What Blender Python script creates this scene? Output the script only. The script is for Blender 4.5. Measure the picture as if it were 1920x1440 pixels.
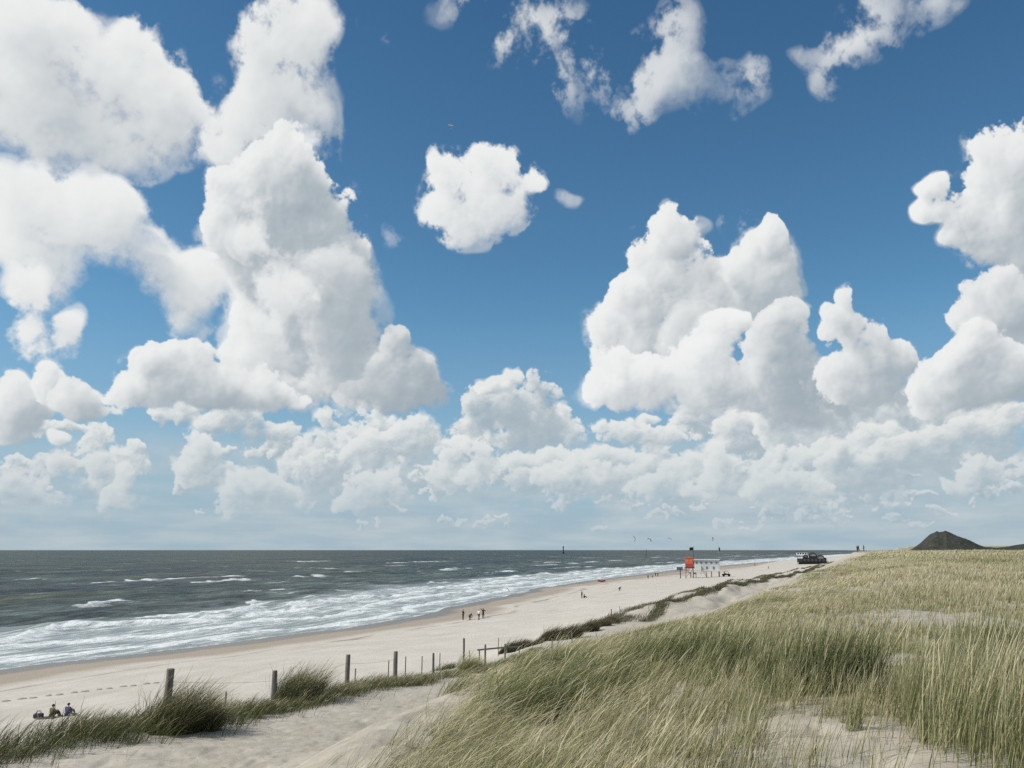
import bpy, bmesh, math, random
import numpy as np

scene = bpy.context.scene
for o in list(bpy.data.objects):
    bpy.data.objects.remove(o)

# ------------------------------------------------------------------ camera
EYE = 12.5                       # metres above the sea, standing on the dune top
cam_data = bpy.data.cameras.new("camera")
cam_data.sensor_width = 36.0
cam_data.lens = 30.0
cam_data.clip_start = 0.1
cam_data.clip_end = 60000.0
cam = bpy.data.objects.new("camera", cam_data)
cam.location = (0.0, 0.0, EYE)
cam.rotation_euler = (math.radians(90.0 + 11.0), 0.0, 0.0)
scene.collection.objects.link(cam)
scene.camera = cam

# ------------------------------------------------------------------ render, exposure
scene.render.engine = 'CYCLES'
scene.view_settings.view_transform = 'Standard'
scene.view_settings.look = 'None'
scene.view_settings.gamma = 1.0
scene.view_settings.exposure = 0.0
scene.cycles.use_denoising = False
scene.cycles.max_bounces = 6
scene.cycles.diffuse_bounces = 3
scene.cycles.glossy_bounces = 2
scene.cycles.transmission_bounces = 3
scene.cycles.transparent_max_bounces = 6

# ------------------------------------------------------------------ sun
SUN_EL = 46.0                    # degrees above the horizon
SUN_AZ = -100.0                  # degrees from straight ahead, negative = over the sea (left)
sun_data = bpy.data.lights.new("sun", 'SUN')
sun_data.energy = 4.2
sun_data.angle = math.radians(0.5)
sun_data.color = (1.0, 0.95, 0.87)
sun = bpy.data.objects.new("sun", sun_data)
se, sa = math.radians(SUN_EL), math.radians(SUN_AZ)
sun_dir = (math.cos(se) * math.sin(sa), math.cos(se) * math.cos(sa), math.sin(se))
from mathutils import Vector
sun.rotation_euler = Vector(sun_dir).to_track_quat('Z', 'Y').to_euler()
sun.location = (-40, -20, 60)
scene.collection.objects.link(sun)


# ------------------------------------------------------------------ node helpers
class V:
    """a socket with arithmetic, so that node graphs can be written as formulas"""
    def __init__(self, g, sock):
        self.g, self.s = g, sock
    def __add__(self, b): return self.g.m('ADD', self, b)
    def __radd__(self, b): return self.g.m('ADD', b, self)
    def __sub__(self, b): return self.g.m('SUBTRACT', self, b)
    def __rsub__(self, b): return self.g.m('SUBTRACT', b, self)
    def __mul__(self, b): return self.g.m('MULTIPLY', self, b)
    def __rmul__(self, b): return self.g.m('MULTIPLY', b, self)
    def __truediv__(self, b): return self.g.m('DIVIDE', self, b)
    def __neg__(self): return self.g.m('MULTIPLY', self, -1.0)


class G:
    def __init__(self, tree):
        self.t = tree
    def put(self, sock, v):
        if isinstance(v, V):
            self.t.links.new(v.s, sock)
        elif v is not None:
            sock.default_value = v
    def n(self, kind):
        return self.t.nodes.new(kind)
    def m(self, op, a, b=None, c=None, clamp=False):
        n = self.n('ShaderNodeMath')
        n.operation = op
        n.use_clamp = clamp
        for i, x in enumerate((a, b, c)):
            if x is not None:
                self.put(n.inputs[i], x)
        return V(self, n.outputs[0])
    def vm(self, op, a, b=None, c=None, out=0):
        n = self.n('ShaderNodeVectorMath')
        n.operation = op
        for i, x in enumerate((a, b, c)):
            if x is not None:
                self.put(n.inputs[i], x)
        return V(self, n.outputs[out])
    def scale(self, a, f):
        n = self.n('ShaderNodeVectorMath')
        n.operation = 'SCALE'
        self.put(n.inputs[0], a)
        self.put(n.inputs['Scale'], f)
        return V(self, n.outputs[0])
    def xyz(self, x, y, z):
        n = self.n('ShaderNodeCombineXYZ')
        for i, v in enumerate((x, y, z)):
            self.put(n.inputs[i], v)
        return V(self, n.outputs[0])
    def sep(self, v):
        n = self.n('ShaderNodeSeparateXYZ')
        self.put(n.inputs[0], v)
        return [V(self, o) for o in n.outputs]
    def noise(self, vec, scale, detail=4.0, rough=0.5, dims='2D', col=False, dist=0.0, lac=2.0):
        n = self.n('ShaderNodeTexNoise')
        n.noise_dimensions = dims
        n.normalize = True
        self.put(n.inputs['Vector'], vec)
        self.put(n.inputs['Scale'], scale)
        self.put(n.inputs['Detail'], detail)
        self.put(n.inputs['Roughness'], rough)
        self.put(n.inputs['Distortion'], dist)
        self.put(n.inputs['Lacunarity'], lac)
        return V(self, n.outputs['Color' if col else 'Fac'])
    def vor(self, vec, scale, detail=2.0, rough=0.5, dims='2D', smooth=0.6, feature='SMOOTH_F1', lac=2.0, rand=1.0):
        n = self.n('ShaderNodeTexVoronoi')
        n.voronoi_dimensions = dims
        n.feature = feature
        n.normalize = True
        self.put(n.inputs['Vector'], vec)
        self.put(n.inputs['Scale'], scale)
        self.put(n.inputs['Detail'], detail)
        self.put(n.inputs['Roughness'], rough)
        self.put(n.inputs['Lacunarity'], lac)
        self.put(n.inputs['Randomness'], rand)
        if feature == 'SMOOTH_F1':
            self.put(n.inputs['Smoothness'], smooth)
        return V(self, n.outputs['Distance'])
    def remap(self, v, a, b, c=0.0, d=1.0, smooth=False):
        n = self.n('ShaderNodeMapRange')
        n.interpolation_type = 'SMOOTHSTEP' if smooth else 'LINEAR'
        n.clamp = True
        self.put(n.inputs[0], v)
        for i, x in enumerate((a, b, c, d)):
            self.put(n.inputs[i + 1], x)
        return V(self, n.outputs[0])
    def mix(self, f, a, b):
        n = self.n('ShaderNodeMix')
        n.data_type = 'RGBA'
        n.clamp_factor = True
        self.put(n.inputs[0], f)
        self.put(n.inputs[6], rgba(a))
        self.put(n.inputs[7], rgba(b))
        return V(self, n.outputs[2])
    def ramp(self, f, stops):
        n = self.n('ShaderNodeValToRGB')
        e = n.color_ramp.elements
        while len(e) < len(stops):
            e.new(0.5)
        for i, (p, c) in enumerate(stops):
            e[i].position = p
            e[i].color = (c[0], c[1], c[2], 1.0)
        self.put(n.inputs[0], f)
        return V(self, n.outputs[0])
    def attr(self, name, out='Fac'):
        n = self.n('ShaderNodeAttribute')
        n.attribute_name = name
        return V(self, n.outputs[out])


def rgba(c):
    if isinstance(c, V):
        return c
    return (c[0], c[1], c[2], 1.0)


def srgb(r, g, b):
    """0-255 picture colour to linear"""
    f = lambda u: (u / 255.0 / 12.92) if u / 255.0 <= 0.04045 else ((u / 255.0 + 0.055) / 1.055) ** 2.4
    return (f(r), f(g), f(b))

# ------------------------------------------------------------------ the weather: a field of cumulus over the sea
# Each cloud is (kind, brightness, puffs), far ones first; a puff is (azimuth, elevation, half width,
# half height, weight) in degrees. A cloud is the soft union of its puffs, worn by noise, standing
# out as a rounded mass and lit by the sun through its own thickness. The outcome is one map of the
# sky (cover, light, distance) that the world nodes turn into colour.
CLOUDS = [
    ('far', 0.05, [(-26.09, 6.19, 0.81, 0.89, 1), (-26.49, 5.69, 0.69, 0.64, 1), (-25.47, 5.74, 0.7, 0.64, 1)]),
    ('far', -0.05, [(-24.66, 4.81, 1.48, 1.29, 0.9), (-24.38, 3.21, 1.12, 1.44, 0.9), (-27.12, 4.71, 1.7, 1.07, 0.8), (-25.84, 3.17, 1.44, 0.95, 0.6)]),
    ('far', 0.1, [(-24.3, 5.93, 0.84, 0.65, 1), (-23.62, 5.76, 0.6, 0.52, 1)]),
    ('far', 0.12, [(-24.59, 4.01, 0.71, 1.28, 0.9), (-24.8, 2.88, 0.76, 0.83, 0.9)]),
    ('far', -0.12, [(-17.17, 7.78, 2.97, 1.16, 1), (-18.81, 7.88, 1.46, 0.95, 0.9), (-15.16, 7.69, 1.35, 0.83, 0.8)]),
    ('far', 0.04, [(-19.69, 6.39, 1.28, 1.34, 1), (-19.77, 5.25, 1.9, 1.07, 1), (-20.53, 4.79, 1.25, 0.73, 1), (-18.32, 5.02, 1.29, 0.81, 0.8)]),
    ('far', 0.06, [(-16.63, 4.05, 1.8, 1.08, 0.9), (-15.27, 3.23, 2.31, 0.95, 0.8), (-17.57, 3.36, 1.62, 0.8, 0.8)]),
    ('far', -0.06, [(-12.69, 5.68, 2.25, 1.39, 1), (-13.67, 4.8, 2.02, 1.17, 0.9), (-9.58, 5.57, 2.09, 1.26, 0.9), (-11.24, 3.46, 2.39, 1.17, 0.8)]),
    ('far', 0.08, [(-12.77, 5.92, 0.89, 0.76, 1), (-14.02, 4.96, 1.01, 0.76, 0.8)]),
    ('far', -0.02, [(-10.55, 8.42, 1.96, 0.98, 1), (-11.41, 7.98, 1.18, 0.63, 0.8), (-9.31, 7.86, 1.41, 0.7, 0.8)]),
    ('far', 0.1, [(-11.02, 6.87, 1.18, 0.7, 1), (-10.31, 6.53, 0.9, 0.56, 0.8)]),
    ('far', -0.02, [(-9.26, 6.27, 2.1, 1.05, 0.8), (-7.17, 7.3, 2.13, 1.27, 1), (-8.57, 6.64, 2.11, 1.2, 1), (-6.09, 6.67, 1.42, 0.92, 1)]),
    ('far', 0.08, [(-9.19, 4.17, 1.91, 1.46, 1), (-9.51, 3.13, 1.59, 0.83, 1), (-7.77, 3.32, 1.19, 0.84, 0.7)]),
    ('far', -0.22, [(-1.45, 9.39, 2.17, 1.72, 1), (1.81, 9.38, 1.3, 2.14, 0.95), (1.64, 11.17, 0.66, 0.79, 0.6), (0, 8.14, 3.25, 1.71, 0.95), (-2.53, 8.13, 1.44, 1.21, 1), (1.44, 6.71, 2.15, 1.07, 0.7), (2.37, 10.45, 0.58, 0.93, 0.6)]),
    ('far', 0.2, [(-1.17, 11.28, 1.39, 0.64, 1), (-2.01, 10.92, 0.8, 0.57, 1), (-0.18, 11.29, 0.66, 0.57, 0.9), (-1.09, 10.78, 1.46, 0.5, 0.8)]),
    ('far', 0.08, [(-3.94, 6.34, 0.86, 1.28, 1), (-4.28, 5.1, 1.21, 1.06, 1), (-3.21, 4.75, 1.21, 0.78, 1)]),
    ('far', 0.06, [(-2.15, 6.35, 1.22, 1.63, 1), (-2.68, 4.93, 1.43, 1.06, 1)]),
    ('far', 0.06, [(2.87, 5.99, 2.86, 0.99, 1), (4.3, 6.41, 1.71, 0.85, 1), (1.43, 5.57, 1.79, 0.85, 1), (6.07, 5.75, 2.13, 0.92, 1), (8.17, 5.24, 1.75, 0.91, 0.9)]),
    ('far', -0.3, [(0.54, 4.58, 1.64, 0.78, 1), (1.78, 4.4, 1.78, 0.64, 0.9)]),
    ('far', 0.02, [(3.22, 5.1, 2.14, 0.99, 1), (4.63, 4.57, 2.13, 0.85, 1), (2.15, 5.29, 1.07, 0.85, 1)]),
    ('far', -0.08, [(6.04, 4.38, 3.88, 1.19, 0.9), (9.57, 5.22, 2.09, 1.19, 0.8), (10.22, 3.99, 3.45, 1.18, 0.9)]),
    ('far', 0.06, [(10.94, 4.67, 1.51, 1.18, 1), (9.87, 3.64, 2.07, 0.83, 1), (12.96, 3.95, 1.83, 1.03, 1)]),
    ('far', -0.04, [(16.12, 6.79, 2.32, 1.37, 1), (15.17, 7.86, 1.48, 1.03, 1), (14.11, 6.86, 1.35, 1.04, 0.9), (19.68, 6.32, 2.23, 1.34, 0.9), (22.6, 7.52, 2.77, 1.65, 0.9), (25.61, 7.35, 3.52, 1.61, 0.9)]),
    ('far', 0.05, [(18.27, 9.61, 1.51, 1.36, 1), (18.03, 8.42, 1.64, 1.36, 1), (19.51, 8.69, 1.16, 1.21, 0.8), (18.76, 7.03, 1.94, 1.35, 1)]),
    ('far', 0.02, [(18.67, 5.52, 2.57, 1.21, 1), (21.58, 6.41, 1.68, 1.19, 1), (23.73, 6.31, 1.33, 1.11, 1), (20.57, 5.29, 1.88, 1, 1)]),
    ('far', -0.12, [(24.83, 5.13, 3.83, 1.41, 1), (28.6, 5.58, 3.6, 1.37, 1), (30.12, 7.05, 2.97, 1.11, 1), (21.76, 4.58, 2.77, 1.31, 1)]),
    ('far', 0.1, [(14.06, 5.75, 1.01, 1.03, 1), (13.5, 4.63, 1.35, 1.03, 1), (12.95, 3.78, 2.03, 0.82, 1), (14.98, 4.08, 1.66, 0.89, 1)]),
    ('far', 0.05, [(17.29, 4.21, 1.95, 1.15, 1), (18.54, 3.51, 1.92, 0.8, 1), (16.27, 3.38, 1.64, 0.68, 1)]),
    ('far', -0.02, [(28.52, 4.65, 1.27, 1.12, 1), (29.58, 4.29, 1.62, 0.92, 1), (27.63, 4.06, 1.29, 0.75, 1)]),
    ('far', -0.02, [(9.1, 7.05, 3.51, 0.77, 1), (7.54, 7.89, 2.13, 0.71, 0.8), (10.69, 7.47, 2.09, 0.7, 0.8)]),
    ('far', -0.05, [(-29.22, 3.38, 1.63, 1.11, 0.7), (-30.27, 3.04, 1.33, 0.91, 0.7)]),
    ('soft', 0, [(-31.85, 28.7, 4.57, 3.59, 1), (-32.02, 25.18, 5.32, 3.71, 1), (-27.38, 26.82, 4.62, 3.24, 1), (-24.19, 27.13, 3.89, 2.71, 1), (-28.64, 24.07, 4.46, 1.37, 0.8), (-25.69, 30.73, 1.55, 1.26, 0.6), (-31.19, 30.57, 2.63, 1.64, 0.8), (-22.12, 26.41, 2.33, 2.04, 1)]),
    ('soft', -0.1, [(-16.86, 31.06, 2.74, 1.94, 1), (-15.26, 28.93, 2.83, 2.69, 1), (-17.68, 27.37, 2.75, 2.2, 1), (-13.99, 32.63, 1.72, 2.4, 0.9), (-15.84, 32.4, 2.2, 1.79, 0.8), (-16.15, 34.15, 2.21, 1.28, 0.8), (-17.66, 32.16, 1.44, 1.48, 0.6), (-13.67, 26.87, 1.53, 2.12, 0.6), (-19.68, 25.83, 2.06, 1.89, 0.8), (-18.78, 32.59, 0.78, 1.35, 0.2), (-20.66, 25.21, 2.03, 1.26, 0.5)]),
    ('soft', 0.03, [(-30.34, 20.43, 3.12, 1.96, 1), (-27.61, 19.82, 2.83, 1.86, 1), (-30.61, 17.6, 3.35, 2.43, 1), (-26.3, 20.51, 1.71, 1.44, 0.9), (-25.28, 17.78, 2.64, 1.66, 0.9), (-22.68, 16.97, 2.42, 1.76, 0.9), (-22.09, 15.55, 1.66, 1.45, 0.8), (-30.95, 15.37, 1.65, 1.83, 0.9), (-20.56, 16.87, 1.83, 1.66, 0.8), (-21.29, 17.96, 1.17, 0.99, 0.6)]),
    ('soft', -0.02, [(-30.06, 12.06, 2.76, 1.18, 0.9), (-31.3, 13.46, 1.52, 2.32, 0.9), (-27.83, 12.69, 1.15, 0.82, 0.8)]),
    ('cum', -0.03, [(-29.97, 8.31, 1.63, 1.55, 1), (-30.82, 7.31, 1.6, 1.41, 1), (-30.87, 9.16, 1.07, 1.23, 0.9)]),
    ('cum', 0, [(-29.42, 9.77, 0.94, 1.06, 0.9), (-29.05, 8.86, 1.11, 1.06, 1)]),
    ('cum', -0.05, [(-27.96, 7.1, 0.73, 0.54, 0.8)]),
    ('cum', -0.1, [(-27.22, 9.1, 1.27, 1.08, 0.9), (-26.18, 8.86, 1.35, 0.96, 0.8)]),
    ('cum', 0.04, [(-15.61, 25.69, 1.57, 1.42, 1), (-17.09, 23.73, 2.94, 1.95, 1), (-14.79, 23.97, 2, 1.97, 1), (-17.67, 21.85, 3.24, 2.76, 1), (-14.31, 21.68, 3.2, 3.21, 1), (-17.87, 19.5, 3, 2.67, 1), (-14.7, 18.94, 3.86, 3.39, 1), (-19.45, 20.16, 1.34, 1.45, 0.9), (-12.54, 18.41, 3, 3.43, 1), (-14.56, 16.2, 4.18, 3.43, 1), (-11.72, 16.03, 2.49, 3.34, 1), (-11.96, 13.22, 3.87, 2.66, 1), (-11.06, 19.19, 1.09, 1.72, 0.8), (-12.24, 11.46, 4.53, 2.1, 1), (-16.48, 13.31, 3.05, 3.08, 1), (-17.7, 11.18, 2.99, 2.05, 1), (-14.25, 9.8, 3.75, 1.25, 1), (-9.74, 10.32, 3.18, 1.2, 1)]),
    ('cum', -0.3, [(-7.82, 11.97, 2.16, 2.06, 1), (-7.99, 14.26, 1.01, 1.41, 0.85), (-7.36, 14.99, 0.58, 0.85, 0.6), (-6.35, 10.4, 1.8, 1, 0.9), (-9.73, 10.14, 3.18, 1.06, 1)]),
    ('shading', -0.24, [(-11.68, 14.99, 2.48, 3.83, 1), (-11.21, 11.85, 3.17, 2.11, 1), (-12.87, 17.7, 1.78, 2.41, 0.8), (-8.69, 10.88, 2.49, 1.42, 0.9)]),
    ('shading', -0.2, [(-14.24, 9.63, 4.09, 0.9, 1), (-18.55, 8.81, 3.26, 0.47, 0.8)]),
    ('shading', 0.14, [(-16.21, 14.71, 1.91, 2.74, 1), (-16.74, 11.92, 2.15, 2.06, 1), (-15.25, 16.15, 1.25, 1.37, 0.8), (-18.26, 14.89, 1, 1.15, 0.5)]),
    ('shading', 0.12, [(-18, 21.65, 1.72, 1.64, 0.8), (-18.77, 20.24, 1.22, 1.19, 0.8), (-15.04, 25.26, 1.08, 1.1, 0.8)]),
    ('cum', 0, [(-19.63, 10.54, 3.88, 1.69, 1), (-22.83, 10.65, 2.54, 1.78, 1), (-23.17, 11.85, 1.24, 1.05, 0.9), (-24.27, 9.33, 2.06, 0.98, 0.9), (-18.28, 9.78, 3.93, 1.09, 1)]),
    ('puff', 0.1, [(-2.67, 23.49, 3.42, 2.11, 1), (-3.03, 21.59, 2.26, 1.17, 1), (-4.59, 24.8, 1.67, 1.48, 1), (-1.85, 25.96, 0.92, 0.94, 1), (0, 24.19, 1.83, 1.49, 1), (-4.74, 22.41, 1.73, 1.37, 1), (0.19, 22.31, 1.29, 1.24, 0.95), (-5.68, 25.93, 0.53, 0.73, 0.8), (1.53, 23.95, 0.84, 0.54, 0.8), (-4.15, 20.88, 1.28, 0.55, 0.7), (-2.66, 22.46, 3.03, 1.37, 1), (-1.15, 25.37, 1.53, 1.34, 1), (-0.58, 25.71, 0.69, 0.8, 1)]),
    ('cum', 0.06, [(15.81, 16.8, 2.42, 2.05, 1), (16.93, 18.24, 2.13, 1.95, 1), (17.96, 19.82, 0.75, 1.2, 0.95), (17.86, 16.63, 1.35, 1.69, 0.9), (15.01, 18.23, 1.19, 1.36, 0.9)]),
    ('cum', -0.12, [(18.2, 13.88, 1.53, 1.7, 0.9), (19.04, 11.43, 2.49, 1.9, 1), (17.24, 11.89, 1.54, 1.71, 0.9), (16.87, 14.32, 1.22, 1.37, 0.8), (15.65, 10.6, 1.69, 1.72, 0.9), (20.22, 9.66, 2.56, 1.68, 1), (17.58, 9.13, 2.31, 1.5, 1)]),
    ('cum', 0.14, [(11.21, 21.07, 1.53, 1.43, 1), (9.86, 19.26, 2.41, 2.07, 1), (8.14, 17.08, 1.75, 1.61, 1), (10.66, 16.44, 3.95, 3.14, 1), (7.87, 13.74, 2.89, 2.83, 1), (12.18, 18.43, 1.79, 2.06, 1), (13.13, 15.6, 2.11, 1.73, 1)]),
    ('shading', -0.42, [(11.71, 20.01, 1.3, 1.16, 1), (10.95, 19.2, 1.09, 0.9, 0.8)]),
    ('shading', -0.22, [(11.84, 14.63, 1.56, 1.4, 0.9), (10.9, 13.27, 1.42, 1.05, 0.7)]),
    ('cum', 0.2, [(13.76, 14.17, 2.09, 1.53, 1), (15.35, 14.6, 0.76, 0.83, 0.9), (11.91, 11.82, 3.5, 2.17, 1), (7.45, 11.62, 2.37, 2.13, 1), (9.73, 9.96, 4.58, 1.76, 1), (13.24, 10.37, 1.93, 1.53, 1)]),
    ('cum', -0.02, [(22.04, 15.82, 0.45, 0.92, 0.7), (21.66, 14.09, 1.41, 1.33, 1), (23.52, 13.58, 0.81, 1.05, 0.9), (22.29, 11.86, 1.88, 1.52, 1), (23.97, 11.39, 1.53, 1.44, 1), (21.54, 10.25, 1.89, 1.66, 1), (20.45, 13.02, 0.65, 1.01, 0.5), (25.08, 11.78, 0.84, 0.97, 0.9), (23.97, 9.41, 2.43, 1.44, 1)]),
    ('cum', 0.1, [(32.41, 22.42, 2.47, 2.5, 1), (30.92, 20.47, 2.36, 2.21, 1), (27.57, 21.93, 1.08, 0.74, 0.9), (26.83, 20.59, 0.97, 0.75, 0.9), (28.41, 18.75, 1.29, 1.11, 0.9), (30.4, 18.25, 2.36, 2.01, 1), (32.23, 17.01, 2.15, 2.1, 1), (28.85, 20.24, 1.46, 1.22, 0.9), (31.88, 18.91, 2.19, 1.79, 1)]),
    ('cum', -0.08, [(30.85, 14.45, 2.03, 1.96, 1), (31.81, 13.08, 1.6, 2.43, 1), (29.93, 13.64, 1.39, 1.24, 0.8), (28.84, 14.1, 0.85, 0.56, 0.6)]),
    ('cum', 0, [(29.21, 12, 1.68, 1.56, 1), (27.65, 10.73, 2.18, 1.78, 1), (30.36, 9.52, 2.99, 1.92, 1), (26.37, 9.39, 1.64, 1.28, 0.9), (31.53, 10.33, 1.86, 1.83, 1), (28.34, 11.94, 1.14, 1.13, 1)]),
    ('wisp', 0, [(-1.2, 34.62, 2.99, 1.5, 0.9), (0.79, 33.41, 2.38, 1.41, 0.9), (3.18, 34.29, 2.18, 1.39, 0.7), (4.92, 31.93, 1.8, 1.43, 0.7), (4.7, 30.68, 2.18, 1.14, 0.45), (-1.38, 32.64, 1.11, 0.87, 0.5), (3.95, 32.74, 1.57, 1.73, 0.7), (2.35, 30.9, 1.18, 0.63, 0.3)]),
    ('wisp', 0.02, [(11.55, 33.03, 1.37, 1.69, 0.8), (9.95, 31.64, 2.14, 1.67, 1), (8.54, 29.85, 1.45, 1.33, 0.8), (12.33, 29.71, 2.09, 0.82, 0.7), (14.52, 28.86, 1.65, 1.01, 0.9), (16.41, 29.89, 1.52, 1.05, 0.8), (17.74, 30.78, 0.86, 0.72, 0.6), (8.69, 28.56, 1.06, 0.77, 0.5), (11.21, 29.81, 1.88, 1.13, 0.7)]),
    ('wisp', 0, [(24.7, 32.39, 1.48, 1.13, 0.8), (23.56, 31.16, 1.4, 1.3, 0.9), (21.91, 29.98, 1.63, 0.95, 0.8), (20.95, 28.77, 0.89, 0.85, 0.7), (25.21, 30.84, 0.97, 0.86, 0.4), (19.69, 30.49, 0.63, 0.48, 0.3), (22.81, 30.42, 1.34, 1.06, 0.9), (25.09, 29.68, 0.97, 0.76, 0.3)]),
    ('wisp', -0.05, [(29.26, 31.07, 1.21, 1.05, 0.7), (28.71, 31.77, 1.11, 0.72, 0.6)]),
    ('wisp', 0.03, [(14.62, 20.81, 1.06, 0.81, 0.8), (14.33, 22.18, 0.57, 0.4, 0.4), (15.12, 20.26, 0.7, 0.54, 0.5)]),
    ('wisp', 0, [(-8.73, 32.96, 0.46, 0.91, 0.3), (-8.79, 20.36, 0.48, 0.76, 0.3), (-9.48, 34.26, 0.7, 0.66, 0.35), (-7.69, 20.41, 0.74, 0.48, 0.2), (4.38, 23.62, 0.83, 0.48, 0.5), (-9.08, 33.99, 1.55, 0.78, 0.15)]),
]

SKY_AZ, SKY_EL = (-40.0, 40.0), (-1.0, 42.0)
SKY_W, SKY_H = 1760, 946
SALT = 5

#          freq, warp, edge, bump, threshold, softness, opacity, shade, relief, base, distance, grow
KINDS = {
    'far':  (2.3, 0.50, 0.42, 0.44, 0.46, 0.36, 0.92, 0.85, 0.52, 0.58, 1.00, 1.48),
    'soft': (0.9, 1.00, 0.52, 0.18, 0.34, 0.62, 0.99, 0.26, 0.16, 0.62, 0.20, 1.44),
    'cum':  (1.15, 0.60, 0.36, 0.50, 0.48, 0.22, 0.985, 0.66, 0.42, 0.455, 0.10, 1.36),
    'shading': (1.0, 0.95, 0.40, 0.40, 0.40, 0.85, 0.85, 0.40, 0.34, 0.57, 0.10, 1.60),  # no cloud of its own
    'puff': (1.5, 0.42, 0.56, 0.30, 0.40, 0.60, 0.97, 0.26, 0.20, 0.64, 0.15, 1.50),
    'wisp': (0.95, 0.90, 1.05, 0.16, 0.36, 1.60, 0.84, 0.18, 0.12, 0.54, 0.35, 1.80),
}


def cloud_field():
    W, H = SKY_W, SKY_H
    f32 = np.float32
    rng = np.random.default_rng(11)
    xs = np.linspace(SKY_AZ[0], SKY_AZ[1], W, dtype=f32)
    ys = np.linspace(SKY_EL[0], SKY_EL[1], H, dtype=f32)
    ppd = W / (SKY_AZ[1] - SKY_AZ[0])

    # two tiles that wrap round: smooth noise (64 cells) and cell noise (16 cells)
    NV, NC, NT = 64, 16, 768
    lat = rng.uniform(-1, 1, (NV, NV))
    u = (np.arange(NT) + 0.5) / NT * NV
    i, t = np.floor(u).astype(int), (u % 1.0)
    m = np.zeros((NT, NV))
    for k, wk in enumerate(((1 - t) ** 3 / 6, (3 * t**3 - 6 * t**2 + 4) / 6, (-3 * t**3 + 3 * t**2 + 3 * t + 1) / 6, t**3 / 6)):
        np.add.at(m, (np.arange(NT), (i + k) % NV), wk)
    value = (m @ lat @ m.T).astype(f32) * 2.0
    pts = rng.uniform(0, 1, (NC, NC, 2))
    tx = (np.arange(NT) + 0.5) / NT * NC
    TX, TY = np.meshgrid(tx, tx)
    cell = np.full((NT, NT), 9.0)
    for oy in (-1, 0, 1):
        for ox in (-1, 0, 1):
            cx, cy = np.floor(TX).astype(int) + ox, np.floor(TY).astype(int) + oy
            q = pts[cy % NC, cx % NC]
            cell = np.minimum(cell, np.hypot(cx + q[..., 0] - TX, cy + q[..., 1] - TY))
    cell = (1.0 - np.clip(cell * 1.15, 0, 1) ** 2).astype(f32)

    def fbm(x, y, freq, octaves, rough):
        """fractal noise on the lattice of the 1-D axes x, y; zero mean"""
        out, a, tot = 0.0, 1.0, 0.0
        for k in range(octaves):
            ca, sa = (1.0, 0.0)
            u = (x * freq + 17.3 * k + off[0]) * (NT / NV)
            v = (y * freq + 9.1 * k + off[1]) * (NT / NV)
            i0, j0 = np.floor(u).astype(np.int64), np.floor(v).astype(np.int64)
            fu, fv = (u - i0).astype(f32), (v - j0).astype(f32)
            i0, j0 = i0 % NT, j0 % NT
            r = value[j0] * (1 - fv)[:, None] + value[(j0 + 1) % NT] * fv[:, None]
            out = out + a * (r[:, i0] * (1 - fu) + r[:, (i0 + 1) % NT] * fu)
            tot += a
            a *= rough
            freq *= 2.07
        return out * (1.7 / tot)

    def billow(X, Y, freq, octaves, rough):
        """cauliflower: rounded bumps with sharp creases"""
        out, a, tot = 0.0, 1.0, 0.0
        for k in range(octaves):
            u = (X * freq + off[0] + 5.7 * k) * (NT / NC)
            v = (Y * freq + off[1] + 2.9 * k) * (NT / NC)
            i0, j0 = np.floor(u).astype(np.int32), np.floor(v).astype(np.int32)
            fu, fv = (u - i0).astype(f32), (v - j0).astype(f32)
            i0 %= NT
            j0 %= NT
            i1, j1 = (i0 + 1) % NT, (j0 + 1) % NT
            out = out + a * ((cell[j0, i0] * (1 - fu) + cell[j0, i1] * fu) * (1 - fv) + (cell[j1, i0] * (1 - fu) + cell[j1, i1] * fu) * fv)
            tot += a
            a *= rough
            freq *= 2.2
        return out / tot

    def smooth(v, a, b):
        t = np.clip((v - a) / (b - a), 0, 1)
        return t * t * (3 - 2 * t)

    SX, SY = -0.60, 0.80            # towards the sun, across the sky
    cover = np.zeros((H, W), f32)
    light = np.zeros((H, W), f32)
    dist = np.zeros((H, W), f32)

    # the far rows of small cumulus, down to the horizon
    field = []
    for _ in range(190):
        e = 1.4 + 6.6 * rng.uniform() ** 1.25
        a = rng.uniform(-39, 39)
        if rng.uniform() > 0.45 + 0.3 * (a > -2) + 0.25 * (a > 12):
            continue
        k = (e + 1.2) / 8.0
        w = rng.uniform(1.2, 3.0) * k
        puffs = []
        for _ in range(rng.integers(4, 9)):
            px = rng.normal(0, 0.55) * w
            r = w * rng.uniform(0.25, 0.55) * (1.0 - 0.3 * min(1.0, abs(px) / w))
            puffs.append((a + px, e + r * rng.uniform(0.3, 1.1), r * 1.15, r * rng.uniform(0.6, 0.9), 1.0))
        field.append((e, ('far', rng.normal(-0.05, 0.08), puffs)))
    sheet = smooth(ys, 8.2, 4.2)[:, None] * smooth(ys, -0.5, 1.2)[:, None]
    off = (3.0, 8.0)
    sheet = sheet * smooth(fbm(xs, ys * 1.9, 0.20, 6, 0.56) + np.interp(xs, (-40, -12, 5, 40), (-0.25, -0.05, 0.2, 0.3))[None, :].astype(f32), -0.45, 0.55)
    cover += (0.85 * sheet).astype(f32)
    light += cover * (0.44 + 0.20 * fbm(xs, ys * 2.2, 0.55, 6, 0.58)).astype(f32)
    dist += cover
    field = [c for e, c in sorted(field, key=lambda c: c[0])]

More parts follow.
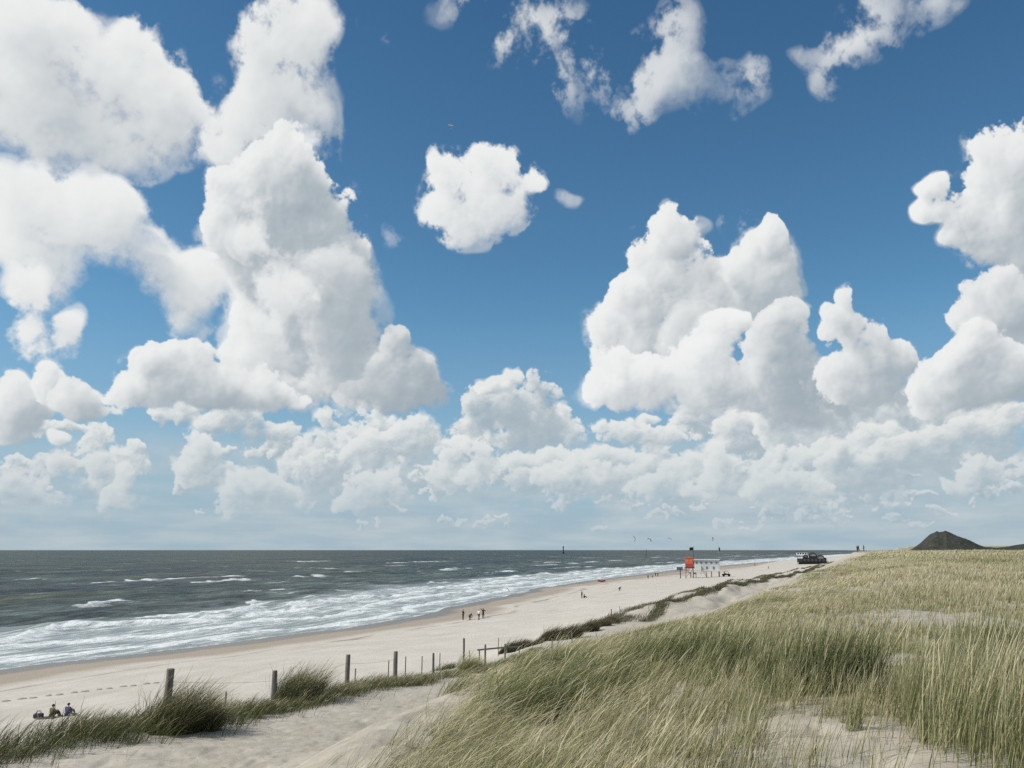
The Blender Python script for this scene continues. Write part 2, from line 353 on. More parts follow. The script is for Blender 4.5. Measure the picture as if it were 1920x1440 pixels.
    for kind, bright, puffs in field + CLOUDS:
        freq, warp, edge, bump, th, soft, opac, shade, relief, base, away, grow = KINDS[kind]
        off = np.random.default_rng(int(abs(puffs[0][0] * 900 + puffs[0][1] * 7)) + SALT).uniform(0, 50, 2)
        size = max(max(p[2], p[3]) for p in puffs)
        if kind == 'far':
            freq = freq * min(2.2, max(1.0, 1.6 / size))
        pad = 1.5 * warp + 0.3
        i0, i1 = np.searchsorted(xs, (min(p[0] - p[2] * grow for p in puffs) - pad, max(p[0] + p[2] * grow for p in puffs) + pad))
        j0, j1 = np.searchsorted(ys, (min(p[1] - p[3] * grow for p in puffs) - pad, max(p[1] + p[3] * grow for p in puffs) + pad))
        if i1 - i0 < 4 or j1 - j0 < 4:
            continue
        x, y = xs[i0:i1], ys[j0:j1]
        wx, wy = fbm(x, y, 0.24 * freq, 4, 0.55), fbm(x + 31, y + 47, 0.24 * freq, 4, 0.55)
        Qx, Qy = x[None, :] + wx * warp, y[:, None] + wy * warp
        m = np.zeros_like(Qx)
        for (a, e, w, h, k) in puffs:
            r2 = ((Qx - a) / (w * grow)) ** 2 + ((Qy - e) / (h * grow)) ** 2
            q = np.clip(1 - r2, 0, None)
            m += k * q * q
        m = np.sqrt(m)
        if kind == 'wisp':
            n = fbm(x, y, 0.55 * freq, 7, 0.60)
        else:
            n = fbm(x, y, 0.55 * freq, 7, 0.60)
        b = billow(Qx, Qy, 0.42 * freq, 4, 0.58) - 0.55
        F = m + (n * edge + b * bump) * smooth(m, 0.10, 0.5)
        D = np.clip(F - th, 0, None)
        # the light falls on the broad forms; the finest curls only fray the outline
        nl = fbm(x, y, 0.55 * freq, 4, 0.50)
        bl = billow(Qx, Qy, 0.42 * freq, 3, 0.42) - 0.55
        Dl = np.clip(m + (nl * edge * 0.8 + bl * bump) * smooth(m, 0.10, 0.5) - th, 0, None)

        def shift(img, dx, dy):
            ii = np.clip(np.arange(len(x)) + int(round(dx * ppd)), 0, len(x) - 1)
            jj = np.clip(np.arange(len(y)) + int(round(dy * ppd)), 0, len(y) - 1)
            return img[jj][:, ii]
        S, prev = 0.0, 0.0
        fs = freq ** 0.8
        for st in (0.3, 0.7, 1.3, 2.2, 3.4, 5.0):
            S = S + shift(Dl, SX * st / fs, SY * st / fs) * ((st - prev) / fs)
            prev = st
        deep = np.exp(-S * shade * fs)
        r1 = Dl - shift(Dl, SX * 0.22 / freq, SY * 0.22 / freq)
        r2 = Dl - shift(Dl, SX * 0.8 / freq, SY * 0.8 / freq)
        lit = base + bright + 0.68 * (deep - 0.45) + relief * (1.0 * r1 + 0.6 * r2) + 0.05 * n
        lit = np.where(lit < 0.3, 0.3 * np.exp(np.minimum(lit - 0.3, 0) / 0.3), lit)
        lit = np.clip(np.where(lit > 0.8, 1 - 0.2 * np.exp(-np.maximum(lit - 0.8, 0) / 0.2), lit), 0, 1)
        # crisp where the sun strikes, frayed and thin in the lee
        lee = soft * (0.65 + 2.3 * np.clip(0.75 - deep, 0, 1) + 0.8 * np.clip(n, 0, 1))
        al = smooth(D / lee, 0.0, 1.0)
        veil = smooth(F + 0.35 * n - (th - 0.22), 0.0, 0.55) * smooth(n, -0.15, 0.55) * smooth(m, 0.10, 0.40) * (0.2 if kind == 'wisp' else 0.5)
        al = (np.maximum(al, veil) * opac).astype(f32)
        s = (slice(j0, j1), slice(i0, i1))
        light[s] = light[s] * (1 - al) + lit * al
        dist[s] = dist[s] * (1 - al) + away * al
        cover[s] = cover[s] * (1 - al) + al
    safe = np.maximum(cover, 1e-4)
    return cover, light / safe, dist / safe

CLOUD = 10.0                      # the Background runs at 0.1
world = bpy.data.worlds.new("World")
scene.world = world
world.use_nodes = True
wt = world.node_tree
wt.nodes.clear()
g = G(wt)
tc = g.n('ShaderNodeTexCoord')
d = g.vm('NORMALIZE', V(g, tc.outputs['Generated']))
dx, dy, dz = g.sep(d)
az = g.m('ARCTAN2', dx, dy) * 57.29578
el = g.m('ARCSINE', dz) * 57.29578
P = g.xyz(az, el, 0.0)

sky = g.n('ShaderNodeTexSky')
sky.sky_type = 'NISHITA'
sky.sun_disc = False
sky.sun_elevation = math.radians(SUN_EL)
sky.sun_rotation = math.radians(SUN_AZ)
sky.altitude = 0.0
sky.air_density = 1.0
sky.dust_density = 0.6
sky.ozone_density = 2.0
# camera white balance: a cooler, deeper blue overhead
tint = g.ramp(el * (1 / 40.0), [(0.0, (0.80, 0.92, 1.02)), (0.38, (0.62, 0.99, 1.07)), (0.9, (0.43, 0.78, 0.92))])
blue = g.vm('MULTIPLY', V(g, sky.outputs[0]), tint)

cover, lightmap, far = cloud_field()
img = bpy.data.images.new("cloud_field", SKY_W, SKY_H, alpha=True, float_buffer=True)
img.colorspace_settings.name = 'Non-Color'
img.alpha_mode = 'CHANNEL_PACKED'
px = np.ones((SKY_H, SKY_W, 4), np.float32)
px[..., 0], px[..., 1], px[..., 2] = cover, lightmap, far
img.pixels.foreach_set(px.ravel())
img.update()
tex = g.n('ShaderNodeTexImage')
tex.image = img
tex.extension = 'EXTEND'
tex.interpolation = 'Linear'
g.put(tex.inputs[0], g.xyz((az - SKY_AZ[0]) * (1.0 / (SKY_AZ[1] - SKY_AZ[0])), (el - SKY_EL[0]) * (1.0 / (SKY_EL[1] - SKY_EL[0])), 0.0))
ca, cl, cd = g.sep(V(g, tex.outputs['Color']))
# the weather goes on outside the map, as plain noise clouds
out = g.m('MAXIMUM', g.remap(g.m('ABSOLUTE', az), 36.0, 40.0), g.remap(el, 38.0, 42.0))
n0 = g.noise(d, 2.6, 6.0, 0.55, dims='3D')
n1 = g.noise(g.vm('ADD', d, tuple(c * 0.06 for c in sun_dir)), 2.6, 6.0, 0.55, dims='3D')
oa = g.remap(n0, 0.46, 0.60, smooth=True)
ol = g.m('MULTIPLY_ADD', n0 - n1, 2.0, 0.55)
ca = ca * (1.0 - out) + oa * out
cl = cl * (1.0 - out) + ol * out
cd = cd * (1.0 - out)
near_c = g.ramp(cl, [(0.0, srgb(150, 164, 174)), (0.28, srgb(180, 189, 195)), (0.55, srgb(210, 214, 216)), (0.85, srgb(232, 234, 234)), (1.0, srgb(243, 244, 243))])
far_c = g.ramp(cl, [(0.0, srgb(156, 173, 184)), (0.3, srgb(180, 192, 199)), (0.65, srgb(212, 217, 218)), (1.0, srgb(236, 237, 234))])
# thin moist air low down
blue = g.mix(g.m('POWER', g.remap(el, 17.0, 1.0), 1.5) * 0.85, blue, g.scale(g.xyz(*srgb(152, 186, 208)), CLOUD))
col = g.mix(ca, blue, g.scale(g.mix(cd, near_c, far_c), CLOUD))
# sea air: everything pales towards the horizon
hz = g.m('POWER', g.remap(el, 9.0, 0.0), 1.3) * 0.94
streak = g.remap(g.noise(g.vm('MULTIPLY', P, (0.35, 2.2, 0.0)), 0.5, 4.0, 0.55), 0.35, 0.7)
col = g.mix(hz, col, g.scale(g.mix(streak, srgb(163, 184, 196), srgb(184, 197, 203)), CLOUD))
bg = g.n('ShaderNodeBackground')
g.put(bg.inputs['Color'], col)
bg.inputs['Strength'].default_value = 0.1
wo = g.n('ShaderNodeOutputWorld')
wt.links.new(bg.outputs[0], wo.inputs[0])

# ------------------------------------------------------------------ lie of the land
# s runs along the coast (away from the camera), t inland from the camera's foot; metres
CS, CT = 0.33, 0.944


def to_st(x, y):
    return CS * x + CT * y, CT * x - CS * y


def from_st(s, t):
    return CS * s + CT * t, CT * s - CS * t


def value_noise(x, y, seed=0):
    """smooth 2-D noise, about -1..1"""
    x, y = np.asarray(x, float), np.asarray(y, float)
    i, j = np.floor(x).astype(np.int64), np.floor(y).astype(np.int64)
    u, v = x - i, y - j
    u, v = u * u * u * (u * (u * 6 - 15) + 10), v * v * v * (v * (v * 6 - 15) + 10)

    def h(a, b):
        n = (a * 374761393 + b * 668265263 + seed * 1442695041) & 0x7fffffff
        n = ((n ^ (n >> 13)) * 1274126177) & 0x7fffffff
        n = ((n ^ (n >> 16)) * 951274213) & 0x7fffffff
        return ((n >> 7) & 0xffff) / 32767.5 - 1.0
    return (h(i, j) * (1 - u) + h(i + 1, j) * u) * (1 - v) + (h(i, j + 1) * (1 - u) + h(i + 1, j + 1) * u) * v


def fractal(x, y, octaves=4, rough=0.5, seed=0):
    out, a, tot = 0.0, 1.0, 0.0
    for k in range(octaves):
        out = out + a * value_noise(x, y, seed + 17 * k)
        tot += a
        a *= rough
        x, y = 1.93 * x + 0.31 * y + 7.7, 1.93 * y - 0.31 * x + 3.3
    return out / tot


WATERLINE = ((-300, -60), (0, -80), (70, -81.5), (80, -80), (92, -78), (105, -75), (125, -73), (146, -73.5), (176, -75.5), (267, -86), (342, -88),
             (530, -86), (700, -74), (1000, -46), (1340, -14), (2170, 70), (6000, 470), (12000, 1400))
#            s     tA    zA    tB   zB    tE   zE    zP
PROFILE = ((-300, -16, 8.4, -9, 8.6, -4.5, 10.4, 10.9), (5, -16, 8.5, -9, 8.6, -4.6, 10.3, 10.85), (15, -16.5, 8.4, -10, 8.45, -5.3, 10.2, 10.8),
           (20, -16.8, 8.1, -10.8, 8.1, -5.4, 10.2, 10.8), (25, -17, 7.7, -11.5, 7.75, -4.2, 10.4, 10.85), (35, -18, 6.9, -13, 7.0, -1.7, 10.6, 11.0),
           (50, -19.5, 5.8, -14.5, 6.0, -0.3, 11.15, 11.5), (70, -21.5, 5.0, -16, 5.3, 2.6, 11.8, 11.9), (95, -24, 4.5, -18, 5.0, 4.9, 12.0, 12.1),
           (120, -25.5, 4.2, -19.5, 5.3, 6.6, 12.0, 12.15), (160, -25, 4.1, -17.5, 5.4, 8.5, 12.0, 12.15), (210, -23, 4.0, -13.5, 5.5, 9.5, 12.0, 12.1),
           (235, -21, 4.0, -11, 5.0, 10, 12.0, 12.1), (315, -14.5, 4.0, -2.5, 5.5, 14, 12.0, 12.1), (400, -7, 4.0, 6, 6.0, 24, 11.8, 12.0),
           (600, 8, 4.0, 24, 6.0, 42, 11.5, 11.5), (1000, 40, 4.5, 58, 7.0, 80, 13.0, 13.0), (2000, 125, 5.0, 150, 9.0, 185, 18.0, 18.5),
           (6000, 620, 5.0, 650, 12.0, 720, 24.0, 24.0), (12000, 1600, 5.0, 1640, 12.0, 1720, 24.0, 24.0))
PR = np.array(PROFILE, float)
WL = np.array(WATERLINE, float)


def waterline(s):
    return np.interp(s, WL[:, 0], WL[:, 1])


def profile(s):
    return [np.interp(s, PR[:, 0], PR[:, k]) for k in range(1, 8)]


def height(x, y):
    x, y = np.asarray(x, float), np.asarray(y, float)
    s, t = to_st(x, y)
    tw = waterline(s) + 1.6 * value_noise(s / 23.0, s * 0 + 3, 5) + 0.8 * value_noise(s / 7.0, s * 0 + 9, 6)
    tA, zA, tB, zB, tE, zE, zP = profile(s)
    wob = 1.1 * value_noise(s / 9.0, t * 0 + 1.0, 8) * np.clip((s - 45) / 60, 0, 1)
    tA, tB = tA + wob, tB + 0.7 * wob
    tE = tE + 0.6 * value_noise(s / 6.0, t * 0 + 5.0, 9)
    tH = tB + 0.34 * (tE - tB)               # behind the foredune ridge lies a hollow
    zH = zB + 0.25 * (zE - zB) - np.clip((s - 85) / 35, 0, 1) * (0.9 + 0.25 * (zE - zB))
    wide = np.interp(s, (300, 520), (1.0, 2.6))
    ks = [tw - 300, tw - 60, tw, tw + 12 * wide, np.minimum(tw + 28 * wide, tA - 10), tA - 9, tA - 2.5, tA, tB, tH, tE, tE + 6, tE + 500]
    zs = [-6 + 0 * s, -2 + 0 * s, 0 * s, 0.65 + 0 * s, 1.55 + 0 * s, 2.7 + 0 * s, zA - 0.7, zA, zB, zH, zE, zP, zP]
    z = np.full(np.shape(t), -6.0)
    for k in range(len(ks) - 1):
        u = np.clip((t - ks[k]) / np.maximum(ks[k + 1] - ks[k], 1e-3), 0, 1)
        if 5 <= k <= 10:
            u = 0.45 * u + 0.55 * u * u * (3 - 2 * u)
        seg = (t >= ks[k])
        z = np.where(seg, zs[k] + (zs[k + 1] - zs[k]) * u, z)
    r = np.hypot(x, y)
    z = z + np.clip((t - tA) / 30, 0, 1) * np.clip((s - 800) / 800, 0, 1) * 4.0 * fractal(x / 160.0, y / 160.0, 3, 0.5, 71)
    dune = np.clip((t - (tA - 4)) / 4, 0, 1)
    up = np.clip((t - tE) / 3, 0, 1)
    calm = np.clip(r / 6, 0.15, 1)
    z = z + dune * calm * (0.10 * fractal(x / 3.1, y / 3.1, 3, 0.5, 21) + 0.22 * fractal(x / 11.0, y / 11.0, 2, 0.5, 31) * np.clip(r / 40, 0.2, 1))
    z = z + up * (np.clip((r - 60) / 60, 0, 1) * 0.35 * fractal(x / 19.0, y / 19.0, 2, 0.5, 41) + np.clip((r - 22) / 30, 0, 1) * 0.16 * fractal(x / 5.0, y / 5.0, 3, 0.5, 43))
    z = z + (1 - dune) * np.clip((t - tw - 6) / 20, 0, 1) * (0.06 * fractal(x / 6.0, y / 14.0, 3, 0.5, 51))
    # blown-out, hummocky front of the dune farther along the coast
    hum = np.clip((t - tA) / 2, 0, 1) * np.clip((tE - t) / 3, 0, 1) * np.clip((s - 75) / 50, 0, 1) * np.clip((900 - s) / 300, 0, 1)
    z = z + hum * (0.75 * fractal(s / 9.0, t / 4.0, 3, 0.55, 45) + 0.5 * np.abs(fractal(s / 16.0, t / 3.0, 2, 0.5, 46)))
    # trodden sand: feet have left dents all over the path and the bare dune top
    trod = dune * np.clip((45 - r) / 20, 0, 1)
    dent = np.minimum(0.0, value_noise(x / 0.34, y / 0.34, 61) + 0.25) + 0.7 * np.minimum(0.0, value_noise(x / 0.17, y / 0.17, 62) + 0.3)
    z = z + trod * (0.075 * dent + 0.02 * fractal(x / 0.9, y / 0.9, 3, 0.5, 63))
    return z

# ------------------------------------------------------------------ building helpers
col_main = scene.collection


def link(o, parent=None):
    col_main.objects.link(o)
    if parent is not None:
        o.parent = parent
    return o


def tag(o, label=None, cat=None, group=None, kind=None):
    for k, v in (("label", label), ("category", cat), ("group", group), ("kind", kind)):
        if v:
            o[k] = v
    return o


def thing(name, loc, label, cat, group=None, rot=0.0):
    o = bpy.data.objects.new(name, None)
    o.empty_display_size = 0.2
    o.location = loc
    o.rotation_euler = (0, 0, rot)
    link(o)
    return tag(o, label, cat, group)


def mesh_np(name, verts, faces, mat=None, parent=None, attrs=None, smooth=True):
    """mesh from arrays; faces is (n, 3) or (n, 4), or a list of such arrays"""
    me = bpy.data.meshes.new(name)
    fl = faces if isinstance(faces, list) else [faces]
    loops = np.concatenate([f.ravel() for f in fl]).astype(np.int32)
    tot = np.concatenate([np.full(len(f), f.shape[1], np.int32) for f in fl])
    me.vertices.add(len(verts))
    me.vertices.foreach_set("co", np.asarray(verts, np.float32).ravel())
    me.loops.add(len(loops))
    me.loops.foreach_set("vertex_index", loops)
    me.polygons.add(len(tot))
    me.polygons.foreach_set("loop_start", np.concatenate([[0], np.cumsum(tot)[:-1]]).astype(np.int32))
    me.polygons.foreach_set("loop_total", tot)
    me.polygons.foreach_set("use_smooth", np.full(len(tot), smooth, bool))
    for k, v in (attrs or {}).items():
        a = me.attributes.new(k, 'FLOAT', 'POINT')
        a.data.foreach_set("value", np.asarray(v, np.float32))
    me.update(calc_edges=True)
    if mat:
        me.materials.append(mat)
    return link(bpy.data.objects.new(name, me), parent)


class MB:
    """collects boxes, rods and lathed shapes into one mesh"""
    def __init__(self):
        self.bm = bmesh.new()
    def box(self, x0, x1, y0, y1, z0, z1, bev=0.0):
        r = bmesh.ops.create_cube(self.bm, size=1.0)
        for v in r['verts']:
            v.co = ((x0 + x1) / 2 + v.co.x * (x1 - x0), (y0 + y1) / 2 + v.co.y * (y1 - y0), (z0 + z1) / 2 + v.co.z * (z1 - z0))
        if bev:
            es = list({e for v in r['verts'] for e in v.link_edges})
            bmesh.ops.bevel(self.bm, geom=es, offset=bev, segments=1, affect='EDGES')
        return self
    def tube(self, pts, rad, sides=8, cap=True):
        """a rod through pts; rad is one radius or one per point"""
        pts = [Vector(p) for p in pts]
        rads = rad if isinstance(rad, (list, tuple)) else [rad] * len(pts)
        rings = []
        for i, p in enumerate(pts):
            dvec = (pts[min(i + 1, len(pts) - 1)] - pts[max(i - 1, 0)]).normalized()
            a = dvec.cross(Vector((0, 1, 0)) if abs(dvec.y) < 0.9 else Vector((1, 0, 0))).normalized()
            b = dvec.cross(a)
            rings.append([self.bm.verts.new(p + (a * math.cos(2 * math.pi * k / sides) + b * math.sin(2 * math.pi * k / sides)) * rads[i]) for k in range(sides)])
        for r0, r1 in zip(rings, rings[1:]):
            for k in range(sides):
                self.bm.faces.new((r0[k], r0[(k + 1) % sides], r1[(k + 1) % sides], r1[k]))
        if cap:
            self.bm.faces.new(rings[0][::-1])
            self.bm.faces.new(rings[-1])
        return self
    def sheet(self, quads):
        for q in quads:
            self.bm.faces.new([self.bm.verts.new(p) for p in q])
        return self
    def ball(self, c, rx, ry, rz, sub=2):
        r = bmesh.ops.create_icosphere(self.bm, subdivisions=sub, radius=1.0)
        for v in r['verts']:
            v.co = (c[0] + v.co.x * rx, c[1] + v.co.y * ry, c[2] + v.co.z * rz)
        return self
    def build(self, name, mat, parent=None, smooth=False, label=None, cat=None, group=None, kind=None):
        bmesh.ops.recalc_face_normals(self.bm, faces=self.bm.faces)
        me = bpy.data.meshes.new(name)
        self.bm.to_mesh(me)
        self.bm.free()
        me.materials.append(mat)
        if smooth:
            me.polygons.foreach_set("use_smooth", np.ones(len(me.polygons), bool))
        return tag(link(bpy.data.objects.new(name, me), parent), label, cat, group, kind)


def new_mat(name):
    m = bpy.data.materials.new(name)
    m.use_nodes = True
    m.node_tree.nodes.clear()
    return m, G(m.node_tree)


def principled(g, color, rough=0.8, spec=0.3, bump=None, bump_dist=0.02, bump_strength=1.0):
    n = g.n('ShaderNodeBsdfPrincipled')
    g.put(n.inputs['Base Color'], rgba(color))
    g.put(n.inputs['Roughness'], rough)
    g.put(n.inputs['Specular IOR Level'], spec)
    if bump is not None:
        b = g.n('ShaderNodeBump')
        b.inputs['Distance'].default_value = bump_dist
        b.inputs['Strength'].default_value = bump_strength
        g.put(b.inputs['Height'], bump)
        g.t.links.new(b.outputs[0], n.inputs['Normal'])
    return n


def finish_mat(g, shader):
    o = g.n('ShaderNodeOutputMaterial')
    g.t.links.new(shader.outputs[0] if hasattr(shader, 'outputs') else shader.s, o.inputs[0])


def paint(name, color, rough=0.7, spec=0.3, vary=0.25, scale=3.0):
    """a plain surface with uneven wear"""
    m, g = new_mat(name)
    pos = V(g, g.n('ShaderNodeTexCoord').outputs['Object'])
    f = g.remap(g.noise(pos, scale, 5.0, 0.6, dims='3D'), 0.3, 0.7)
    c = g.mix(f, tuple(v * (1 - vary) for v in color), tuple(min(1.0, v * (1 + vary)) for v in color))
    finish_mat(g, principled(g, c, rough, spec))
    return m


# ------------------------------------------------------------------ sand, beach and dune
def polar(az_fine, az_coarse, az_from, az_to, fine_to, r0, r1, ratio, fine_r=(0, 0), fine_k=1.0):
    a = np.concatenate([np.arange(az_from, -fine_to, az_coarse), np.arange(-fine_to, fine_to, az_fine), np.arange(fine_to, az_to + 1e-6, az_coarse)])
    a = np.radians(a)
    r = [r0]
    while r[-1] < r1:
        r.append(r[-1] * (1 + (ratio - 1) * (fine_k if fine_r[0] < r[-1] < fine_r[1] else 1.0)))
    r = np.array(r)
    R, A = np.meshgrid(r, a, indexing='ij')
    x, y = (R * np.sin(A)).ravel(), (R * np.cos(A)).ravel()
    nr, na = R.shape
    i, j = np.meshgrid(np.arange(nr - 1), np.arange(na - 1), indexing='ij')
    k = (i * na + j).ravel()
    return x, y, np.stack([k, k + 1, k + 1 + na, k + na], 1), R.ravel()


def bare(x, y):
    """open sand between the grass on the dune top, 0..1"""
    b = np.zeros(np.shape(x))
    for (cx, cy, rx, ry) in ((2.85, 8.6, 1.0, 2.1), (2.75, 6.6, 1.7, 1.9), (2.1, 7.4, 0.6, 1.0), (5.2, 8.8, 0.7, 1.2), (10.5, 20.8, 1.8, 3.5), (5.7, 10.0, 0.9, 2.0), (3.9, 11.6, 1.3, 0.5), (5.0, 14.0, 1.2, 0.7),
                              (0.0, 0.0, 5.2, 5.6), (6.3, 14.4, 1.0, 0.9), (14.5, 24.6, 1.8, 0.8)):
        q = ((x - cx) / rx) ** 2 + ((y - cy) / ry) ** 2 + 0.75 * fractal(x / 0.7, y / 0.7, 3, 0.6, 81)
        b = np.maximum(b, np.clip(1.6 - 1.2 * q, 0, 1))
    return b


def turf(x, y):
    """how thickly the marram grows on the dune top, 0..1"""
    s, t = to_st(x, y)
    tA, zA, tB, zB, tE, zE, zP = profile(s)
    edge = np.clip((t - tE + 0.1 - np.interp(s, (8, 11, 14, 24, 32), (0.7, 0.1, -0.5, -0.5, 0.0)) + 1.1 * np.clip((np.hypot(x, y) - 13) / 8, 0, 1) + 0.5 * fractal(x / 1.7, y / 1.7, 2, 0.5, 91)) / 1.2, 0, 1)
    r = np.hypot(x, y)
    n = fractal(x / 2.6, y / 2.6, 3, 0.55, 95)
    dens = np.clip(0.85 + 0.9 * n + 0.4 * np.clip(1 - x, 0, 1), 0.0, 1.0)
    far = np.clip((r - 14) / 16, 0, 1)
    dens = dens * (1 - far) + far * np.clip(0.76 + 0.95 * fractal(x / 4.5, y / 4.5, 4, 0.62, 97), 0.06, 1)
    return edge * dens * (1 - bare(x, y))


x, y, faces, R = polar(0.1, 2.0, -180, 180, 40, 1.0, 9000.0, 1.0125, (9.0, 36.0), 0.5)
z = height(x, y)
s, t = to_st(x, y)
tf = turf(x, y) * np.clip((R - 4) / 3, 0, 1)
pA = profile(s)
fore = np.clip(1 - np.abs(t - pA[0] - 1.0) / 3.0, 0, 1) * np.clip((s - 90) / 40, 0, 1) * np.clip(0.2 + 0.9 * fractal(s / 14.0, t / 3.0, 3, 0.6, 99), 0, 1)
old = np.clip((t - pA[0]) / 4, 0, 1) * np.clip(1.2 - s / 300, 0, 1)
z = np.concatenate([z, [height(0.0, 0.0)]])
cidx = len(x)
na = int((faces[0, 3] - faces[0, 0]))
fan = np.stack([np.arange(na - 1), np.full(na - 1, cidx), np.arange(1, na)], 1)
app = lambda v, e: np.concatenate([v, [e]])
xc, yc = app(x, 0.0), app(y, 0.0)

m_sand, g = new_mat("sand")
geo = g.n('ShaderNodeNewGeometry')
pos = V(g, geo.outputs['Position'])
px_, py_, pz_ = g.sep(pos)
big = g.noise(pos, 0.22, 5.0, 0.6, dims='3D')
mid = g.noise(pos, 1.7, 6.0, 0.62, dims='3D')
fine = g.noise(pos, 22.0, 4.0, 0.65, dims='3D')
dry = g.mix(g.remap(big, 0.35, 0.65), (0.47, 0.425, 0.365), (0.53, 0.49, 0.43))
greyer = g.mix(g.remap(mid, 0.35, 0.65), (0.330, 0.298, 0.240), (0.425, 0.385, 0.320))
c = g.mix(g.attr("old"), dry, greyer)
specks = g.remap(fine, 0.60, 0.72) * g.attr("old") * 0.5
c = g.mix(specks, c, (0.15, 0.13, 0.10))
# damp and wet sand above the waterline, tide marks
wl = pz_ + (g.noise(g.vm('MULTIPLY', pos, (0.05, 0.05, 0.05)), 1.0, 4.0, 0.6, dims='3D') - 0.5) * 0.55
seaward = g.attr("sea")
damp = g.remap(wl, 0.85, 0.55, smooth=True) * seaward
wet = g.remap(wl, 0.30, 0.10, smooth=True) * seaward
# tide wrack and wind streaks on the dry beach
rotb = g.n('ShaderNodeVectorRotate')
rotb.rotation_type = 'Z_AXIS'
rotb.inputs['Angle'].default_value = math.atan2(CS, CT)
g.put(rotb.inputs['Vector'], pos)
qb = V(g, rotb.outputs[0])
strk = g.noise(g.vm('MULTIPLY', qb, (0.35, 0.05, 0.0)), 1.0, 6.0, 0.6)
c = g.mix(g.remap(strk, 0.50, 0.72) * seaward * 0.30, c, (0.34, 0.305, 0.26))
wrack = g.remap(g.m('ABSOLUTE', wl - 0.92), 0.07, 0.0) * g.remap(strk, 0.44, 0.60) * seaward
c = g.mix(wrack * 0.75, c, (0.14, 0.115, 0.085))
c = g.mix(damp * 0.85, c, (0.30, 0.25, 0.195))
c = g.mix(wet, c, (0.17, 0.15, 0.125))
# litter and roots under the grass
litter = g.mix(g.remap(mid, 0.3, 0.7), (0.13, 0.115, 0.065), (0.25, 0.225, 0.135))
farlit = g.mix(g.remap(g.noise(pos, 0.35, 6.0, 0.65, dims='3D'), 0.35, 0.68), (0.18, 0.172, 0.088), (0.33, 0.30, 0.18))
lit_ = g.mix(g.attr("away"), litter, farlit)
tmask = g.remap(g.attr("turf") + (mid - 0.5) * 0.5, 0.30, 0.75) * g.remap(g.attr("away"), 0.0, 1.0, 0.75, 0.95)
c = g.mix(tmask, c, lit_)
c = g.mix(g.remap(g.attr("fore") + (mid - 0.5) * 0.5, 0.3, 0.6) * 0.8, c, (0.10, 0.10, 0.06))
lumps = g.vor(pos, 2.6, 2.0, 0.6, dims='3D', feature='F1')
bump = mid * 0.6 + fine * 0.25 + lumps * 0.5
rough = 0.95 - wet * 0.6
finish_mat(g, principled(g, c, rough, 0.25, bump, 0.05, 0.7))

ground = mesh_np("beach_and_dune", np.stack([xc, yc, z], 1), [faces, fan], m_sand,
                 attrs={"turf": app(tf, 0.0), "fore": app(fore, 0.0), "old": app(old, 1.0),
                        "sea": app(np.clip((-40 - t) / 6, 0, 1), 0.0), "away": app(np.clip((R - 25) / 60, 0, 1), 0.0)})
tag(ground, kind="structure")

# ------------------------------------------------------------------ sea
x, y, faces, R = polar(0.11, 2.0, -118, 62, 36, 60.0, 45000.0, 1.0115)
s, t = to_st(x, y)
d_sh = waterline(s) + 1.6 * value_noise(s / 23.0, s * 0 + 3, 5) + 0.8 * value_noise(s / 7.0, s * 0 + 9, 6) - t      # metres out from the waterline
step = R * 0.0115
z = np.zeros_like(x)
rw = np.random.default_rng(5)
for lam, amp, n in ((34, 0.26, 3), (21, 0.26, 4), (12, 0.17, 5), (7, 0.09, 5), (4, 0.045, 5)):
    for _ in range(n):
        a = rw.normal(0, 0.38 if lam > 15 else 0.6)
        kx, ky = math.cos(a) * CT + math.sin(a) * CS, -math.cos(a) * CS + math.sin(a) * CT
        l = lam * rw.uniform(0.8, 1.25)
        ph = (kx * x + ky * y) * 2 * math.pi / l + rw.uniform(0, 6.28) + 1.2 * value_noise(x / (l * 2.3), y / (l * 2.3), 300 + int(l * 7))
        w = 1 - np.abs(np.sin(ph / 2))          # peaked crests
        fade = np.clip(l / (2.5 * step) - 0.6, 0, 1)
        z += amp * fade * (1.6 * w ** 1.6 - 0.55) / math.sqrt(n) * 1.3
shoal = np.clip((d_sh - 2) / 45, 0.03, 1)
z = z * shoal
foam = np.zeros_like(x)
dark = np.zeros_like(x)
# breakers: a steep white front with spent foam left behind it, seaward of the crest dark water
for d0, wobble, h, cov, sd in ((9, 3.0, 0.10, 1.3, 401), (21, 5.0, 0.28, 1.2, 402), (36, 8.0, 0.50, 0.95, 403), (52, 9.0, 0.55, 0.40, 404), (88, 9.0, 0.45, -0.12, 405),
                               (148, 12.0, 0.50, 0.10, 406), (182, 14.0, 0.50, -0.05, 407), (235, 18.0, 0.5, -0.22, 408), (330, 22.0, 0.5, -0.30, 409), (470, 30.0, 0.5, -0.35, 410), (650, 40.0, 0.5, -0.38, 411)):
    dc = d0 + wobble * value_noise(s / (14 + d0 * 0.25), s * 0 + 0.5, sd) + 0.4 * wobble * value_noise(s / 6.0, s * 0 + 2.5, sd + 50)
    on = np.clip((fractal(s / (20 + d0 * 0.16), t * 0 + sd, 2, 0.5, sd + 90) * 1.3 + cov) * 3.0, 0, 1)
    u = d_sh - dc                                # + seaward
    wid = np.maximum(2.0, step * 0.8)
    ridge = np.where(u > 0, np.exp(-(u / (wid * 2.2)) ** 2), np.exp(-(u / (wid * 0.7)) ** 2))
    z += h * ridge * (0.35 + 0.65 * on) * np.clip(3.0 / step, 0, 1)
    trail = np.where(u <= 0, np.exp(u / (5 + 0.05 * d0)), np.exp(-(u / (wid * 0.45)) ** 2))
    foam = np.maximum(foam, on * trail * (1.0 if d0 < 60 else 0.9))
    dark = np.maximum(dark, on * np.exp(-((u - wid * 1.3) / (wid * 1.2)) ** 2) * (u > 0))
